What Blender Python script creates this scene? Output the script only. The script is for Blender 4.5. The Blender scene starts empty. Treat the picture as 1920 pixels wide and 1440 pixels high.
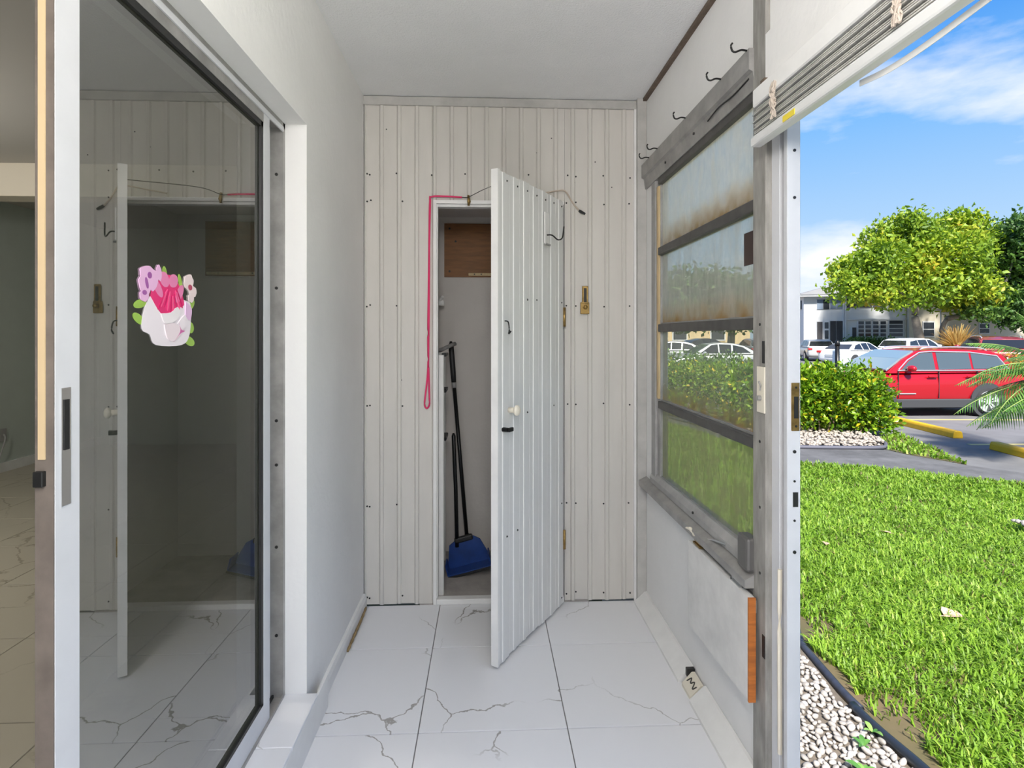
import bpy, bmesh, math, random
import numpy as np
from mathutils import Vector, Matrix
from mathutils.geometry import delaunay_2d_cdt

random.seed(7); np.random.seed(7)
SC = bpy.context.scene
COL = SC.collection
PI = math.pi

# ------------------------------------------------------------------ camera
FPX = 1050.0
cam = bpy.data.cameras.new('camera'); camo = bpy.data.objects.new('camera', cam); COL.objects.link(camo)
cam.sensor_width = 36.0; cam.sensor_fit = 'HORIZONTAL'
cam.lens = FPX/1920*36.0
cam.shift_x = 0.0; cam.shift_y = -(720-629)/1920
cam.clip_start = 0.02; cam.clip_end = 500
camo.location = (0, 0, 1.27)
camo.rotation_euler = (PI/2, 0, -math.atan(48/FPX))
SC.camera = camo

# ------------------------------------------------------------------ view, world, sun
SC.view_settings.view_transform = 'Standard'
SC.view_settings.look = 'None'
SC.view_settings.gamma = 1.0
SC.view_settings.use_curve_mapping = False
SC.view_settings.exposure = 0.0
SC.render.film_transparent = False

W = bpy.data.worlds.new('sky'); SC.world = W; W.use_nodes = True
nt = W.node_tree; nt.nodes.clear()
def N(t, tree=None, **kw):
    n = (tree or nt).nodes.new(t)
    for k, v in kw.items(): setattr(n, k, v)
    return n
out = N('ShaderNodeOutputWorld'); bg = N('ShaderNodeBackground'); bg.inputs[1].default_value = 1.0
tc = N('ShaderNodeTexCoord'); sep = N('ShaderNodeSeparateXYZ'); nt.links.new(tc.outputs['Generated'], sep.inputs[0])
rp = N('ShaderNodeValToRGB'); e = rp.color_ramp.elements
e[0].position = 0.0; e[0].color = (.62, .80, 1.02, 1)
e[1].position = 1.0; e[1].color = (.045, .22, .75, 1)
for p_, c_ in ((.16, (.46, .70, 1.0, 1)), (.32, (.22, .53, 1.0, 1)), (.43, (.085, .36, .95, 1))):
    q = e.new(p_); q.color = c_
nt.links.new(sep.outputs[2], rp.inputs[0])
mp = N('ShaderNodeMapping'); mp.inputs['Scale'].default_value = (2.2, 2.2, 6.5); mp.inputs['Location'].default_value = (.2, 7.3, .27)
nt.links.new(tc.outputs['Generated'], mp.inputs[0])
nz = N('ShaderNodeTexNoise'); nz.inputs['Scale'].default_value = 1.15; nz.inputs['Detail'].default_value = 9; nz.inputs['Roughness'].default_value = .55
nt.links.new(mp.outputs[0], nz.inputs[0])
cr = N('ShaderNodeValToRGB'); cr.color_ramp.elements[0].position = .52; cr.color_ramp.elements[1].position = .70
nt.links.new(nz.outputs[0], cr.inputs[0])
mx = N('ShaderNodeMix', data_type='RGBA'); mx.inputs['B'].default_value = (1.0, 1.03, 1.08, 1)
nt.links.new(cr.outputs[0], mx.inputs['Factor']); nt.links.new(rp.outputs[0], mx.inputs['A'])
nt.links.new(mx.outputs['Result'], bg.inputs[0]); nt.links.new(bg.outputs[0], out.inputs[0])

sun = bpy.data.lights.new('sun', 'SUN'); sun.energy = 10.0; sun.angle = math.radians(6); sun.color = (1, .95, .86)
suno = bpy.data.objects.new('sun', sun); COL.objects.link(suno)
SD = Vector((.03, .68, -.73)).normalized()       # the way the sunlight travels
suno.rotation_euler = SD.to_track_quat('-Z', 'Y').to_euler()

# ------------------------------------------------------------------ helpers
def obj(name, me, mat=None, parent=None, smooth=False, **props):
    if isinstance(me, bmesh.types.BMesh):
        bm = me; me = bpy.data.meshes.new(name)
        bmesh.ops.recalc_face_normals(bm, faces=bm.faces[:])
        bm.to_mesh(me); bm.free()
    if mat is not None and len(me.materials) == 0: me.materials.append(mat)
    if smooth:
        me.polygons.foreach_set('use_smooth', [True]*len(me.polygons))
    o = bpy.data.objects.new(name, me); COL.objects.link(o)
    if parent is not None:
        o.parent = parent
        if parent.parent is None and parent.type == 'EMPTY':
            o.matrix_parent_inverse = Matrix.Translation(parent.location).inverted()
    for k, v in props.items(): o[k] = v
    return o
def thing(name, label, cat, loc=(0, 0, 0), group=None):
    o = bpy.data.objects.new(name, None); COL.objects.link(o); o.location = loc
    o.empty_display_size = .05
    o['label'] = label; o['category'] = cat
    if group: o['group'] = group
    return o
def tag(o, label, cat, group=None):
    o['label'] = label; o['category'] = cat
    if group: o['group'] = group
    return o
def bx(bm, x0, x1, y0, y1, z0, z1, bev=0.0, seg=1):
    r = bmesh.ops.create_cube(bm, size=1.0, matrix=Matrix.Translation(((x0+x1)/2, (y0+y1)/2, (z0+z1)/2)) @ Matrix.Diagonal((abs(x1-x0), abs(y1-y0), abs(z1-z0), 1)))
    if bev > 0:
        vs = set(r['verts']); es = [ed for ed in bm.edges if ed.verts[0] in vs and ed.verts[1] in vs]
        bmesh.ops.bevel(bm, geom=es, offset=bev, segments=seg, affect='EDGES', profile=.5)
    return bm
def box(name, d, mat, parent=None, bev=0.0, seg=1, smooth=False, **p):
    return obj(name, bx(bmesh.new(), *d, bev, seg), mat, parent, smooth, **p)
def cyl(bm, a, b, r0, r1=None, n=12, caps=True):
    a = Vector(a); b = Vector(b); d = b-a
    m = Matrix.Translation((a+b)/2) @ d.to_track_quat('Z', 'Y').to_matrix().to_4x4()
    bmesh.ops.create_cone(bm, cap_ends=caps, segments=n, radius1=r0, radius2=r0 if r1 is None else r1, depth=d.length, matrix=m)
    return bm
def tube(bm, pts, r, n=6, caps=True):
    pts = [Vector(p) for p in pts]; rings = []
    up = Vector((0, 0, 1))
    for i, p in enumerate(pts):
        t = (pts[min(i+1, len(pts)-1)]-pts[max(i-1, 0)]).normalized()
        s = t.cross(up)
        if s.length < 1e-3: s = t.cross(Vector((0, 1, 0)))
        s.normalize(); v = s.cross(t).normalized()
        rr = r[i] if isinstance(r, (list, tuple)) else r
        rings.append([bm.verts.new(p+s*math.cos(2*PI*k/n)*rr+v*math.sin(2*PI*k/n)*rr) for k in range(n)])
    for a, b in zip(rings, rings[1:]):
        for k in range(n): bm.faces.new((a[k], a[(k+1) % n], b[(k+1) % n], b[k]))
    if caps: bm.faces.new(rings[0][::-1]); bm.faces.new(rings[-1])
    return bm
def spline(pts, m=6):
    pts = [Vector(p) for p in pts]; o = []
    P = [pts[0]*2-pts[1]]+pts+[pts[-1]*2-pts[-2]]
    for i in range(1, len(P)-2):
        for k in range(m):
            t = k/m; a, b, c, d = P[i-1], P[i], P[i+1], P[i+2]
            o.append(.5*((2*b)+(c-a)*t+(2*a-5*b+4*c-d)*t*t+(3*b-a-3*c+d)*t**3))
    o.append(pts[-1]); return o
def prism(bm, poly, axis, a, b):
    """extrude a 2D polygon along an axis from a to b"""
    def P(u, v, w):
        return {'x': (w, u, v), 'y': (u, w, v), 'z': (u, v, w)}[axis]
    A = [bm.verts.new(P(u, v, a)) for u, v in poly]; B = [bm.verts.new(P(u, v, b)) for u, v in poly]
    n = len(poly)
    bm.faces.new(A); bm.faces.new(B[::-1])
    for i in range(n): bm.faces.new((A[i], B[i], B[(i+1) % n], A[(i+1) % n]))
    return bm
def np_mesh(name, V, F, attr=None):
    """V (n,3), F (m,k) all the same size; attr = per-vertex float 'rnd'"""
    me = bpy.data.meshes.new(name); V = np.asarray(V, np.float32); F = np.asarray(F, np.int32); k = F.shape[1]
    me.vertices.add(len(V)); me.vertices.foreach_set('co', V.ravel())
    me.loops.add(F.size); me.loops.foreach_set('vertex_index', F.ravel())
    me.polygons.add(len(F)); me.polygons.foreach_set('loop_start', np.arange(0, F.size, k, dtype=np.int32))
    try: me.polygons.foreach_set('loop_total', np.full(len(F), k, np.int32))
    except Exception: pass
    if attr is not None:
        a = me.attributes.new('rnd', 'FLOAT', 'POINT'); a.data.foreach_set('value', np.asarray(attr, np.float32))
    me.update(calc_edges=True); me.validate()
    return me
def dup(root, loc, rz=0.0, label=None, group=None, scale=1.0):
    r = root.copy(); COL.objects.link(r); r.location = loc; r.rotation_euler = (0, 0, rz); r.scale = (scale,)*3
    if label: r['label'] = label
    if group: r['group'] = group
    for ch in root.children:
        c_ = ch.copy(); COL.objects.link(c_); c_.parent = r
        for g in ch.children:
            d = g.copy(); COL.objects.link(d); d.parent = c_
    return r

# ------------------------------------------------------------------ materials
MATS = {}
def mat(name, col, rough=.6, metal=0.0, var=0.0, vscale=8.0, col2=None, bump=0.0, bscale=60.0, spec=.5, trans=None, coat=0.0, objrand=0.0, stretch=None):
    if name in MATS: return MATS[name]
    m = bpy.data.materials.new(name); m.use_nodes = True; t = m.node_tree; b = t.nodes['Principled BSDF']
    b.inputs['Base Color'].default_value = (*col, 1); b.inputs['Roughness'].default_value = rough; b.inputs['Metallic'].default_value = metal
    b.inputs['Specular IOR Level'].default_value = spec; b.inputs['Coat Weight'].default_value = coat
    tc = t.nodes.new('ShaderNodeTexCoord'); vec = tc.outputs['Object']
    if stretch:
        mp = t.nodes.new('ShaderNodeMapping'); mp.inputs['Scale'].default_value = stretch; t.links.new(vec, mp.inputs[0]); vec = mp.outputs[0]
    last = None
    if var > 0 or col2:
        n = t.nodes.new('ShaderNodeTexNoise'); n.inputs['Scale'].default_value = vscale; n.inputs['Detail'].default_value = 6; n.inputs['Roughness'].default_value = .6
        t.links.new(vec, n.inputs['Vector'])
        r = t.nodes.new('ShaderNodeValToRGB'); r.color_ramp.elements[0].position = .33; r.color_ramp.elements[1].position = .67
        c2 = col2 or tuple(max(0, x*(1-var)) for x in col)
        r.color_ramp.elements[0].color = (*c2, 1); r.color_ramp.elements[1].color = (*col, 1)
        t.links.new(n.outputs[0], r.inputs[0]); last = r.outputs[0]
    if objrand > 0:
        oi = t.nodes.new('ShaderNodeObjectInfo'); h = t.nodes.new('ShaderNodeHueSaturation')
        mr = t.nodes.new('ShaderNodeMapRange'); mr.inputs['To Min'].default_value = 1-objrand; mr.inputs['To Max'].default_value = 1+objrand*.4
        t.links.new(oi.outputs['Random'], mr.inputs['Value']); t.links.new(mr.outputs[0], h.inputs['Value'])
        if last: t.links.new(last, h.inputs['Color'])
        else: h.inputs['Color'].default_value = (*col, 1)
        last = h.outputs[0]
    if last: t.links.new(last, b.inputs['Base Color'])
    if bump > 0:
        n2 = t.nodes.new('ShaderNodeTexNoise'); n2.inputs['Scale'].default_value = bscale; n2.inputs['Detail'].default_value = 4
        t.links.new(vec, n2.inputs['Vector'])
        bp = t.nodes.new('ShaderNodeBump'); bp.inputs['Strength'].default_value = bump; bp.inputs['Distance'].default_value = .01
        t.links.new(n2.outputs[0], bp.inputs['Height']); t.links.new(bp.outputs[0], b.inputs['Normal'])
    MATS[name] = m; return m
def leafmat(name, ramp, trans=.35, rough=.5):
    m = bpy.data.materials.new(name); m.use_nodes = True; t = m.node_tree; b = t.nodes['Principled BSDF']
    at = t.nodes.new('ShaderNodeAttribute'); at.attribute_name = 'rnd'
    r = t.nodes.new('ShaderNodeValToRGB'); e = r.color_ramp.elements
    e[0].position = ramp[0][0]; e[0].color = (*ramp[0][1], 1); e[1].position = ramp[-1][0]; e[1].color = (*ramp[-1][1], 1)
    for p, c in ramp[1:-1]: q = e.new(p); q.color = (*c, 1)
    t.links.new(at.outputs['Fac'], r.inputs[0]); t.links.new(r.outputs[0], b.inputs['Base Color']); b.inputs['Roughness'].default_value = rough
    tr = t.nodes.new('ShaderNodeBsdfTranslucent'); t.links.new(r.outputs[0], tr.inputs[0])
    mx = t.nodes.new('ShaderNodeMixShader'); mx.inputs[0].default_value = trans
    o = t.nodes['Material Output']; t.links.new(b.outputs[0], mx.inputs[1]); t.links.new(tr.outputs[0], mx.inputs[2]); t.links.new(mx.outputs[0], o.inputs[0])
    return m
def glassmat(name, tint, refl, rough=0.0, haze=0.0, hazecol=(.6, .6, .55), streak=False, rust=False, z0=0, z1=1):
    """window glass: a mirror-like sheen over a tinted clear pane, with a film of dirt on it"""
    m = bpy.data.materials.new(name); m.use_nodes = True; t = m.node_tree; t.nodes.remove(t.nodes['Principled BSDF'])
    o = t.nodes['Material Output']
    tr = t.nodes.new('ShaderNodeBsdfTransparent'); tr.inputs[0].default_value = (*tint, 1)
    gl = t.nodes.new('ShaderNodeBsdfGlossy'); gl.inputs['Roughness'].default_value = rough
    fr = t.nodes.new('ShaderNodeFresnel'); fr.inputs[0].default_value = 1.5
    ad = t.nodes.new('ShaderNodeMath'); ad.operation = 'MULTIPLY_ADD'; ad.inputs[1].default_value = 1.0; ad.inputs[2].default_value = refl; ad.use_clamp = True
    t.links.new(fr.outputs[0], ad.inputs[0])
    geo = t.nodes.new('ShaderNodeNewGeometry'); fb = t.nodes.new('ShaderNodeMath'); fb.operation = 'SUBTRACT'; fb.inputs[0].default_value = 1; t.links.new(geo.outputs['Backfacing'], fb.inputs[1])
    am = t.nodes.new('ShaderNodeMath'); am.operation = 'MULTIPLY'; t.links.new(ad.outputs[0], am.inputs[0]); t.links.new(fb.outputs[0], am.inputs[1]); ad = am   # one reflection per sheet, none on leaving it
    mx = t.nodes.new('ShaderNodeMixShader'); t.links.new(ad.outputs[0], mx.inputs[0]); t.links.new(tr.outputs[0], mx.inputs[1]); t.links.new(gl.outputs[0], mx.inputs[2])
    last = mx
    if haze > 0:
        df = t.nodes.new('ShaderNodeBsdfDiffuse'); tl = t.nodes.new('ShaderNodeBsdfTranslucent')
        dm = t.nodes.new('ShaderNodeMixShader'); dm.inputs[0].default_value = .5
        t.links.new(df.outputs[0], dm.inputs[1]); t.links.new(tl.outputs[0], dm.inputs[2])
        tc = t.nodes.new('ShaderNodeTexCoord'); mp = t.nodes.new('ShaderNodeMapping'); mp.inputs['Scale'].default_value = (1, 9, 3) if streak else (1, 1, 1)
        t.links.new(tc.outputs['Object'], mp.inputs[0])
        n = t.nodes.new('ShaderNodeTexNoise'); n.inputs['Scale'].default_value = 3.0; n.inputs['Detail'].default_value = 8; n.inputs['Roughness'].default_value = .65
        t.links.new(mp.outputs[0], n.inputs[0])
        mr = t.nodes.new('ShaderNodeMapRange'); mr.inputs['From Min'].default_value = .3; mr.inputs['From Max'].default_value = .7
        mr.inputs['To Min'].default_value = haze*.75; mr.inputs['To Max'].default_value = min(.97, haze*1.22)
        t.links.new(n.outputs[0], mr.inputs[0])
        fac = mr.outputs[0]; colr = t.nodes.new('ShaderNodeMix'); colr.data_type = 'RGBA'
        colr.inputs['A'].default_value = (*hazecol, 1); colr.inputs['B'].default_value = (.42, .23, .07, 1)
        if rust:      # rust-brown scale washed along the lower edge of the pane
            sp = t.nodes.new('ShaderNodeSeparateXYZ'); t.links.new(tc.outputs['Object'], sp.inputs[0])
            g = t.nodes.new('ShaderNodeMapRange'); g.inputs['From Min'].default_value = z0+.10; g.inputs['From Max'].default_value = z0+.005
            t.links.new(sp.outputs[2], g.inputs[0])
            n3 = t.nodes.new('ShaderNodeTexNoise'); n3.inputs['Scale'].default_value = 14; n3.inputs['Detail'].default_value = 6
            t.links.new(tc.outputs['Object'], n3.inputs[0])
            mu = t.nodes.new('ShaderNodeMath'); mu.operation = 'MULTIPLY'; t.links.new(g.outputs[0], mu.inputs[0]); t.links.new(n3.outputs[0], mu.inputs[1])
            mu2 = t.nodes.new('ShaderNodeMath'); mu2.operation = 'MULTIPLY'; mu2.inputs[1].default_value = 1.5; mu2.use_clamp = True; t.links.new(mu.outputs[0], mu2.inputs[0])
            t.links.new(mu2.outputs[0], colr.inputs['Factor'])
            ma = t.nodes.new('ShaderNodeMath'); ma.operation = 'MULTIPLY_ADD'; ma.inputs[1].default_value = .55; ma.use_clamp = True
            t.links.new(mu2.outputs[0], ma.inputs[0]); t.links.new(fac, ma.inputs[2]); fac = ma.outputs[0]
        else: colr.inputs['Factor'].default_value = 0
        t.links.new(colr.outputs['Result'], df.inputs[0]); t.links.new(colr.outputs['Result'], tl.inputs[0])
        m2 = t.nodes.new('ShaderNodeMixShader'); hf = t.nodes.new('ShaderNodeMath'); hf.operation = 'MULTIPLY'; t.links.new(fac, hf.inputs[0]); t.links.new(fb.outputs[0], hf.inputs[1]); t.links.new(hf.outputs[0], m2.inputs[0]); t.links.new(mx.outputs[0], m2.inputs[1]); t.links.new(dm.outputs[0], m2.inputs[2]); last = m2
    t.links.new(last.outputs[0], o.inputs[0]); return m
def tilemat(name, base, vein, rough, thick=.010, veinscale=1.5):
    m = bpy.data.materials.new(name); m.use_nodes = True; t = m.node_tree; b = t.nodes['Principled BSDF']; b.inputs['Roughness'].default_value = rough
    tc = t.nodes.new('ShaderNodeTexCoord'); oi = t.nodes.new('ShaderNodeObjectInfo')
    sc = t.nodes.new('ShaderNodeVectorMath'); sc.operation = 'SCALE'; sc.inputs['Scale'].default_value = 37.0
    cb = t.nodes.new('ShaderNodeCombineXYZ')
    for i in range(3): t.links.new(oi.outputs['Random'], cb.inputs[i])
    t.links.new(cb.outputs[0], sc.inputs[0])
    ad = t.nodes.new('ShaderNodeVectorMath'); t.links.new(tc.outputs['Object'], ad.inputs[0]); t.links.new(sc.outputs[0], ad.inputs[1])
    def noise(scale, det, dist):
        n = t.nodes.new('ShaderNodeTexNoise'); n.inputs['Scale'].default_value = scale; n.inputs['Detail'].default_value = det; n.inputs['Distortion'].default_value = dist; n.inputs['Roughness'].default_value = .55
        t.links.new(ad.outputs[0], n.inputs[0]); return n
    a = noise(5.0, 5, 0); k = noise(2.2, 2, 0)
    wv = t.nodes.new('ShaderNodeVectorMath'); wv.operation = 'SCALE'; wv.inputs['Scale'].default_value = .16; t.links.new(a.outputs['Color'], wv.inputs[0])
    wa = t.nodes.new('ShaderNodeVectorMath'); t.links.new(ad.outputs[0], wa.inputs[0]); t.links.new(wv.outputs[0], wa.inputs[1])
    vo = t.nodes.new('ShaderNodeTexVoronoi'); vo.feature = 'DISTANCE_TO_EDGE'; vo.inputs['Scale'].default_value = veinscale; vo.voronoi_dimensions = '3D'; t.links.new(wa.outputs[0], vo.inputs['Vector'])
    mr = t.nodes.new('ShaderNodeMapRange'); mr.inputs['From Min'].default_value = thick*.4; mr.inputs['From Max'].default_value = thick; mr.inputs['To Min'].default_value = 1; mr.inputs['To Max'].default_value = 0
    t.links.new(vo.outputs['Distance'], mr.inputs[0])
    kr = t.nodes.new('ShaderNodeMapRange'); kr.inputs['From Min'].default_value = .46; kr.inputs['From Max'].default_value = .58; t.links.new(k.outputs[0], kr.inputs[0])
    mu = t.nodes.new('ShaderNodeMath'); mu.operation = 'MULTIPLY'; t.links.new(mr.outputs[0], mu.inputs[0]); t.links.new(kr.outputs[0], mu.inputs[1])
    c = t.nodes.new('ShaderNodeMix'); c.data_type = 'RGBA'; c.inputs['A'].default_value = (*base, 1); c.inputs['B'].default_value = (*vein, 1)
    t.links.new(mu.outputs[0], c.inputs['Factor']); t.links.new(c.outputs['Result'], b.inputs['Base Color'])
    return m

M_white = mat('painted_stucco', (.84, .83, .815), .8, var=.05, vscale=3, bump=.15, bscale=40)
M_ceil = mat('painted_ceiling', (.82, .82, .82), .9, var=.04, vscale=4, bump=.35, bscale=140)
M_plank = mat('painted_rib_panel', (.63, .60, .555), .55, var=.07, vscale=4, objrand=.05, stretch=(3, 3, .6))
M_door = mat('painted_door_panel', (.74, .74, .725), .5, var=.05, vscale=4, objrand=.04, stretch=(3, 3, .5))
M_trim = mat('painted_trim', (.50, .485, .46), .6, var=.2, vscale=12)
M_trimw = mat('white_trim', (.82, .81, .79), .5, var=.08, vscale=10)
M_alu = mat('weathered_aluminium', (.40, .39, .375), .45, .35, var=.3, vscale=14)
M_alud = mat('dark_window_bar', (.10, .095, .09), .5, .3, var=.3, vscale=20)
M_aluw = mat('white_aluminium', (.66, .665, .69), .4, .0, var=.07, vscale=9)
M_post = mat('stained_post', (.34, .325, .30), .7, var=.4, vscale=9, stretch=(4, 4, 1))
M_black = mat('black_rubber', (.012, .012, .012), .5)
M_blackm = mat('black_metal', (.02, .02, .02), .35, .6)
M_brown = mat('rusty_brown_trim', (.16, .115, .085), .8, var=.4, vscale=30)
M_grey = mat('grey_paint', (.40, .39, .38), .6, var=.25, vscale=15)
M_concrete = mat('concrete', (.45, .42, .39), .9, var=.25, vscale=9, bump=.2)
M_grout = mat('grout', (.22, .215, .21), .9)
M_brass = mat('aged_brass', (.42, .27, .09), .35, .8, var=.5, vscale=40)
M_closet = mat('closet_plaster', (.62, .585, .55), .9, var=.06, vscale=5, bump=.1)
M_ply = mat('brown_plywood', (.27, .115, .035), .6, var=.35, vscale=7, stretch=(1, 1, 8))
M_wood = mat('pale_wood', (.62, .46, .25), .6, var=.25, vscale=10, stretch=(8, 1, 1))
M_rawwood = mat('raw_orange_wood', (.55, .17, .03), .6, var=.4, vscale=10, stretch=(1, 1, 8))
M_pink = mat('pink_cord', (.72, .03, .14), .6)
M_blue = mat('blue_plastic', (.012, .055, .26), .4, var=.3, vscale=20)
M_cream = mat('cream_plastic', (.78, .72, .60), .4)
M_marble = tilemat('marble_tile', (.80, .80, .82), (.36, .345, .33), .22, .0075, 2.4)
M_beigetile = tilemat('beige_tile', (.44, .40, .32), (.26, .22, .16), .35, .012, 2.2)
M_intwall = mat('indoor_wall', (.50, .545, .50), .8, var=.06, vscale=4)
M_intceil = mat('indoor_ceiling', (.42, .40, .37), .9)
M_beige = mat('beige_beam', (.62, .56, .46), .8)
M_chrome = mat('chrome', (.7, .7, .7), .2, 1)

# ------------------------------------------------------------------ the porch
YW = 2.66; XL = -.575; XR = .76; ZC = 2.395; YB = -1.7
ST = dict(kind='structure')
# floor: grout bed with marble tiles
floor = box('floor', (XL-.02, XR+.04, YB, YW, -.10, -.004), M_grout, label='white marble-look tiled porch floor', **ST)
xs = [-.70, -.218, .2625, .745]; ys = [YW-.002, 2.29, 1.80, 1.313, .826, .339, -.148, -.635, -1.122, -1.7]
for i in range(3):
    for j in range(len(ys)-1):
        x0, x1 = max(xs[i], -.574), min(xs[i+1], XR-.002)
        box('tile', (x0+.0018, x1-.0018, ys[j+1]+.0025, ys[j]-.0025, -.012, 0), M_marble, floor, bev=.0006)
box('ceiling', (XL-.25, XR+.12, YB-.1, YW+.9, ZC, ZC+.12), M_ceil, label='white porch ceiling', **ST)

# left wall with the sliding-door opening (plastered block)
bm = bmesh.new()
bx(bm, XL-.22, XL, 1.822, YW+.04, -.1, ZC)
bx(bm, XL-.22, XL, -.12, 1.822, 1.945, ZC)
bx(bm, XL-.22, XL, YB, -.12, -.1, ZC)
bx(bm, XL-.22, XL-.0, -.12, 1.822, -.1, .04)
wl = obj('wall_left', bm, M_white, label='white stuccoed porch wall around the sliding glass door', **ST)
bl = obj('baseboard_left', prism(bmesh.new(), [(XL, 0), (XL+.016, 0), (XL+.016, .045), (XL+.010, .06), (XL, .064)], 'y', 1.93, YW-.012), M_trimw, label='stained white baseboard at the foot of the stucco wall', **ST)
bm = bmesh.new(); tube(bm, spline([(XL+.019, 2.62, .012), (XL+.020, 2.5, .008), (XL+.022, 2.38, .012), (XL+.020, 2.27, .006)], 5), [.004+.003*abs(math.sin(i*1.7)) for i in range(16)], 6)
obj('peeling_sealant', bm, mat('brown_sealant', (.36, .25, .12), .8, var=.4, vscale=40), bl, True)
# raised white door sill, tiled
sl = box('trim_1', (-.70, -.548, -.12, 1.822, .0, .118), M_grout, label='raised white tiled sill of the sliding door', **ST)
for a, b in ((1.585, 1.822), (1.10, 1.582), (.615, 1.097), (.13, .612), (-.12, .127)):
    box('sill_tile', (-.643, -.540, a, b, .112, .124), M_marble, sl, bev=.0015)
box('sill_face', (-.548, -.541, -.12, 1.94, 0, .113), M_trimw, sl, bev=.001)

# back wall: ribbed painted panelling over boards, with the closet opening
OX0, OX1, OZ0, OZ1 = -.236, .369, .025, 1.893
bm = bmesh.new()
bx(bm, XL, OX0, YW+.012, YW+.04, 0, ZC); bx(bm, OX1, XR+.04, YW+.012, YW+.04, 0, ZC)
bx(bm, OX0, OX1, YW+.012, YW+.04, OZ1, ZC); bx(bm, OX0, OX1, YW+.012, YW+.04, 0, OZ0-.02)
wb = obj('wall_back', bm, M_grey, label='ribbed white panel wall with the closet opening', **ST)
PITCH = .0822; RX0 = -.5855
def rib_profile(a, b, y):
    ks = [0, .003, .006, .018, .021, .024, .050, .052, .054, PITCH]
    dep = [0, -.0015, -.006, -.006, -.0015, 0, 0, -.0, 0, 0]
    def dp(t):
        t = (t-RX0) % PITCH
        for i in range(len(ks)-1):
            if ks[i] <= t <= ks[i+1]: return dep[i]+(dep[i+1]-dep[i])*(t-ks[i])/(ks[i+1]-ks[i])
        return 0
    pts = {round(a, 5), round(b, 5)}
    k0 = int((a-RX0)//PITCH)
    for k in (k0-1, k0, k0+1):
        for q in ks[:6]:
            x = RX0+k*PITCH+q
            if a < x < b: pts.add(round(x, 5))
    pts = sorted(pts)
    return [(x, y+dp(x)) for x in pts]
def rib_plank(a, b, z0, z1, y, ym, m, parent, name='plank', jag=0):
    pr = rib_profile(a+.0004, b-.0004, y); bm = bmesh.new()
    poly = pr+[(b-.0004, ym), (a+.0004, ym)]
    prism(bm, poly, 'z', z0, z1)
    return obj(name, bm, m, parent)
nail = bmesh.new()
k = 0
while RX0+k*PITCH < .712:
    a = max(RX0+k*PITCH, XL+.004); b = min(RX0+(k+1)*PITCH, .712); k += 1
    segs = []
    if b <= OX0-.014+.001 or a >= OX1+.004: segs = [(a, b, .004+.006*random.random(), 2.356)]
    else:
        if a < OX0-.014: segs.append((a, OX0-.014, .006, 2.356))
        if b > OX1+.004: segs.append((OX1+.004, b, .006, 2.356))
        ia, ib = max(a, OX0-.014), min(b, OX1+.004)
        if ib-ia > .004: segs.append((ia, ib, OZ1+.016, 2.356))
    for (s0, s1, z0, z1) in segs: rib_plank(s0, s1, z0, z1, YW, YW+.0125, M_plank, wb)
for zz in (.04, .47, .94, 1.41, 1.90, 2.03):
    for xx in (-.565, -.545, -.42, -.255, -.10, .05, .20, .385, .405, .56, .685):
        if OX0-.02 < xx < OX1 and zz < 1.95: continue
        x = xx+random.uniform(-.004, .004); z = zz+random.uniform(-.006, .006)
        t = (x-RX0) % PITCH
        if t < .024: x += .026-t
        cyl(nail, (x, YW+.002, z), (x, YW-.0018, z), .0042, n=8)
for x, z in ((-.47, 2.24), (.31, 2.21), (.325, 2.215), (.24, 2.14), (.42, 2.0), (.52, 2.1), (.60, 1.98), (-.40, 1.06)):
    cyl(nail, (x, YW+.002, z), (x, YW-.0018, z), .003, n=7)
obj('nail_heads', nail, M_black, wb, kind='stuff')
# opening lining
bm = bmesh.new()
bx(bm, OX0-.014, OX0, YW-.006, YW+.05, 0, OZ1+.016); bx(bm, OX0-.004, OX0+.006, YW+.006, YW+.05, 0, OZ1)
obj('trim_2', bm, M_trimw, label='white left casing strip of the closet opening', **ST)
bm = bmesh.new(); bx(bm, OX0-.014, OX1, YW-.008, YW+.05, OZ1, OZ1+.016); bx(bm, OX0, OX1, YW+.01, YW+.05, OZ1-.012, OZ1)
obj('trim_3', bm, M_trimw, label='white head strip over the closet opening', **ST)
box('trim_4', (OX0, OX1, YW-.012, YW+.03, 0, .026), M_trimw, bev=.003, label='worn white threshold of the closet', **ST)
box('trim_5', (XL, XR, YW-.012, YW+.002, 2.352, ZC-.003), M_trim, bev=.001, label='grey trim along the top of the ribbed wall', **ST)
t6 = box('trim_6', (.716, XR, YW-.035, YW+.002, 0, ZC), M_trim, bev=.002, label='grey corner post between the ribbed wall and the window', **ST)
box('bead', (.706, .717, YW-.012, YW, .0, 2.352), M_trimw, t6)
box('trim_7', (XR-.018, XR+.002, YB, YW, ZC-.014, ZC), M_brown, label='dark brown strip where ceiling meets the window wall', **ST)

# closet
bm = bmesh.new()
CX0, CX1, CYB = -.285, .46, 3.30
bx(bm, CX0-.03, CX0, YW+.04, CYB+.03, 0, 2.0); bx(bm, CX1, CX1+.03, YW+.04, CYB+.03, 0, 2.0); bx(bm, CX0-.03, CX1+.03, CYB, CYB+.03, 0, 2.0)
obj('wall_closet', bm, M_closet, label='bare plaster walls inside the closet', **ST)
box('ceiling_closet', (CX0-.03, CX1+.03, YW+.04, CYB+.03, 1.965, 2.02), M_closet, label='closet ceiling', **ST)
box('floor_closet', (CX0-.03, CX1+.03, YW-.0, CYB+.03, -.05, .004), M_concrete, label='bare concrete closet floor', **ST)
box('access_cover', (-.246, .30, CYB-.012, CYB, 1.612, 1.925), M_ply)
ac = bpy.data.objects['access_cover']; tag(ac, 'brown plywood panel screwed high on the closet back wall', 'panel')
bm = bmesh.new(); bx(bm, -.105, .29, CYB-.026, CYB-.012, 1.618, 1.635, .002)
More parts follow.
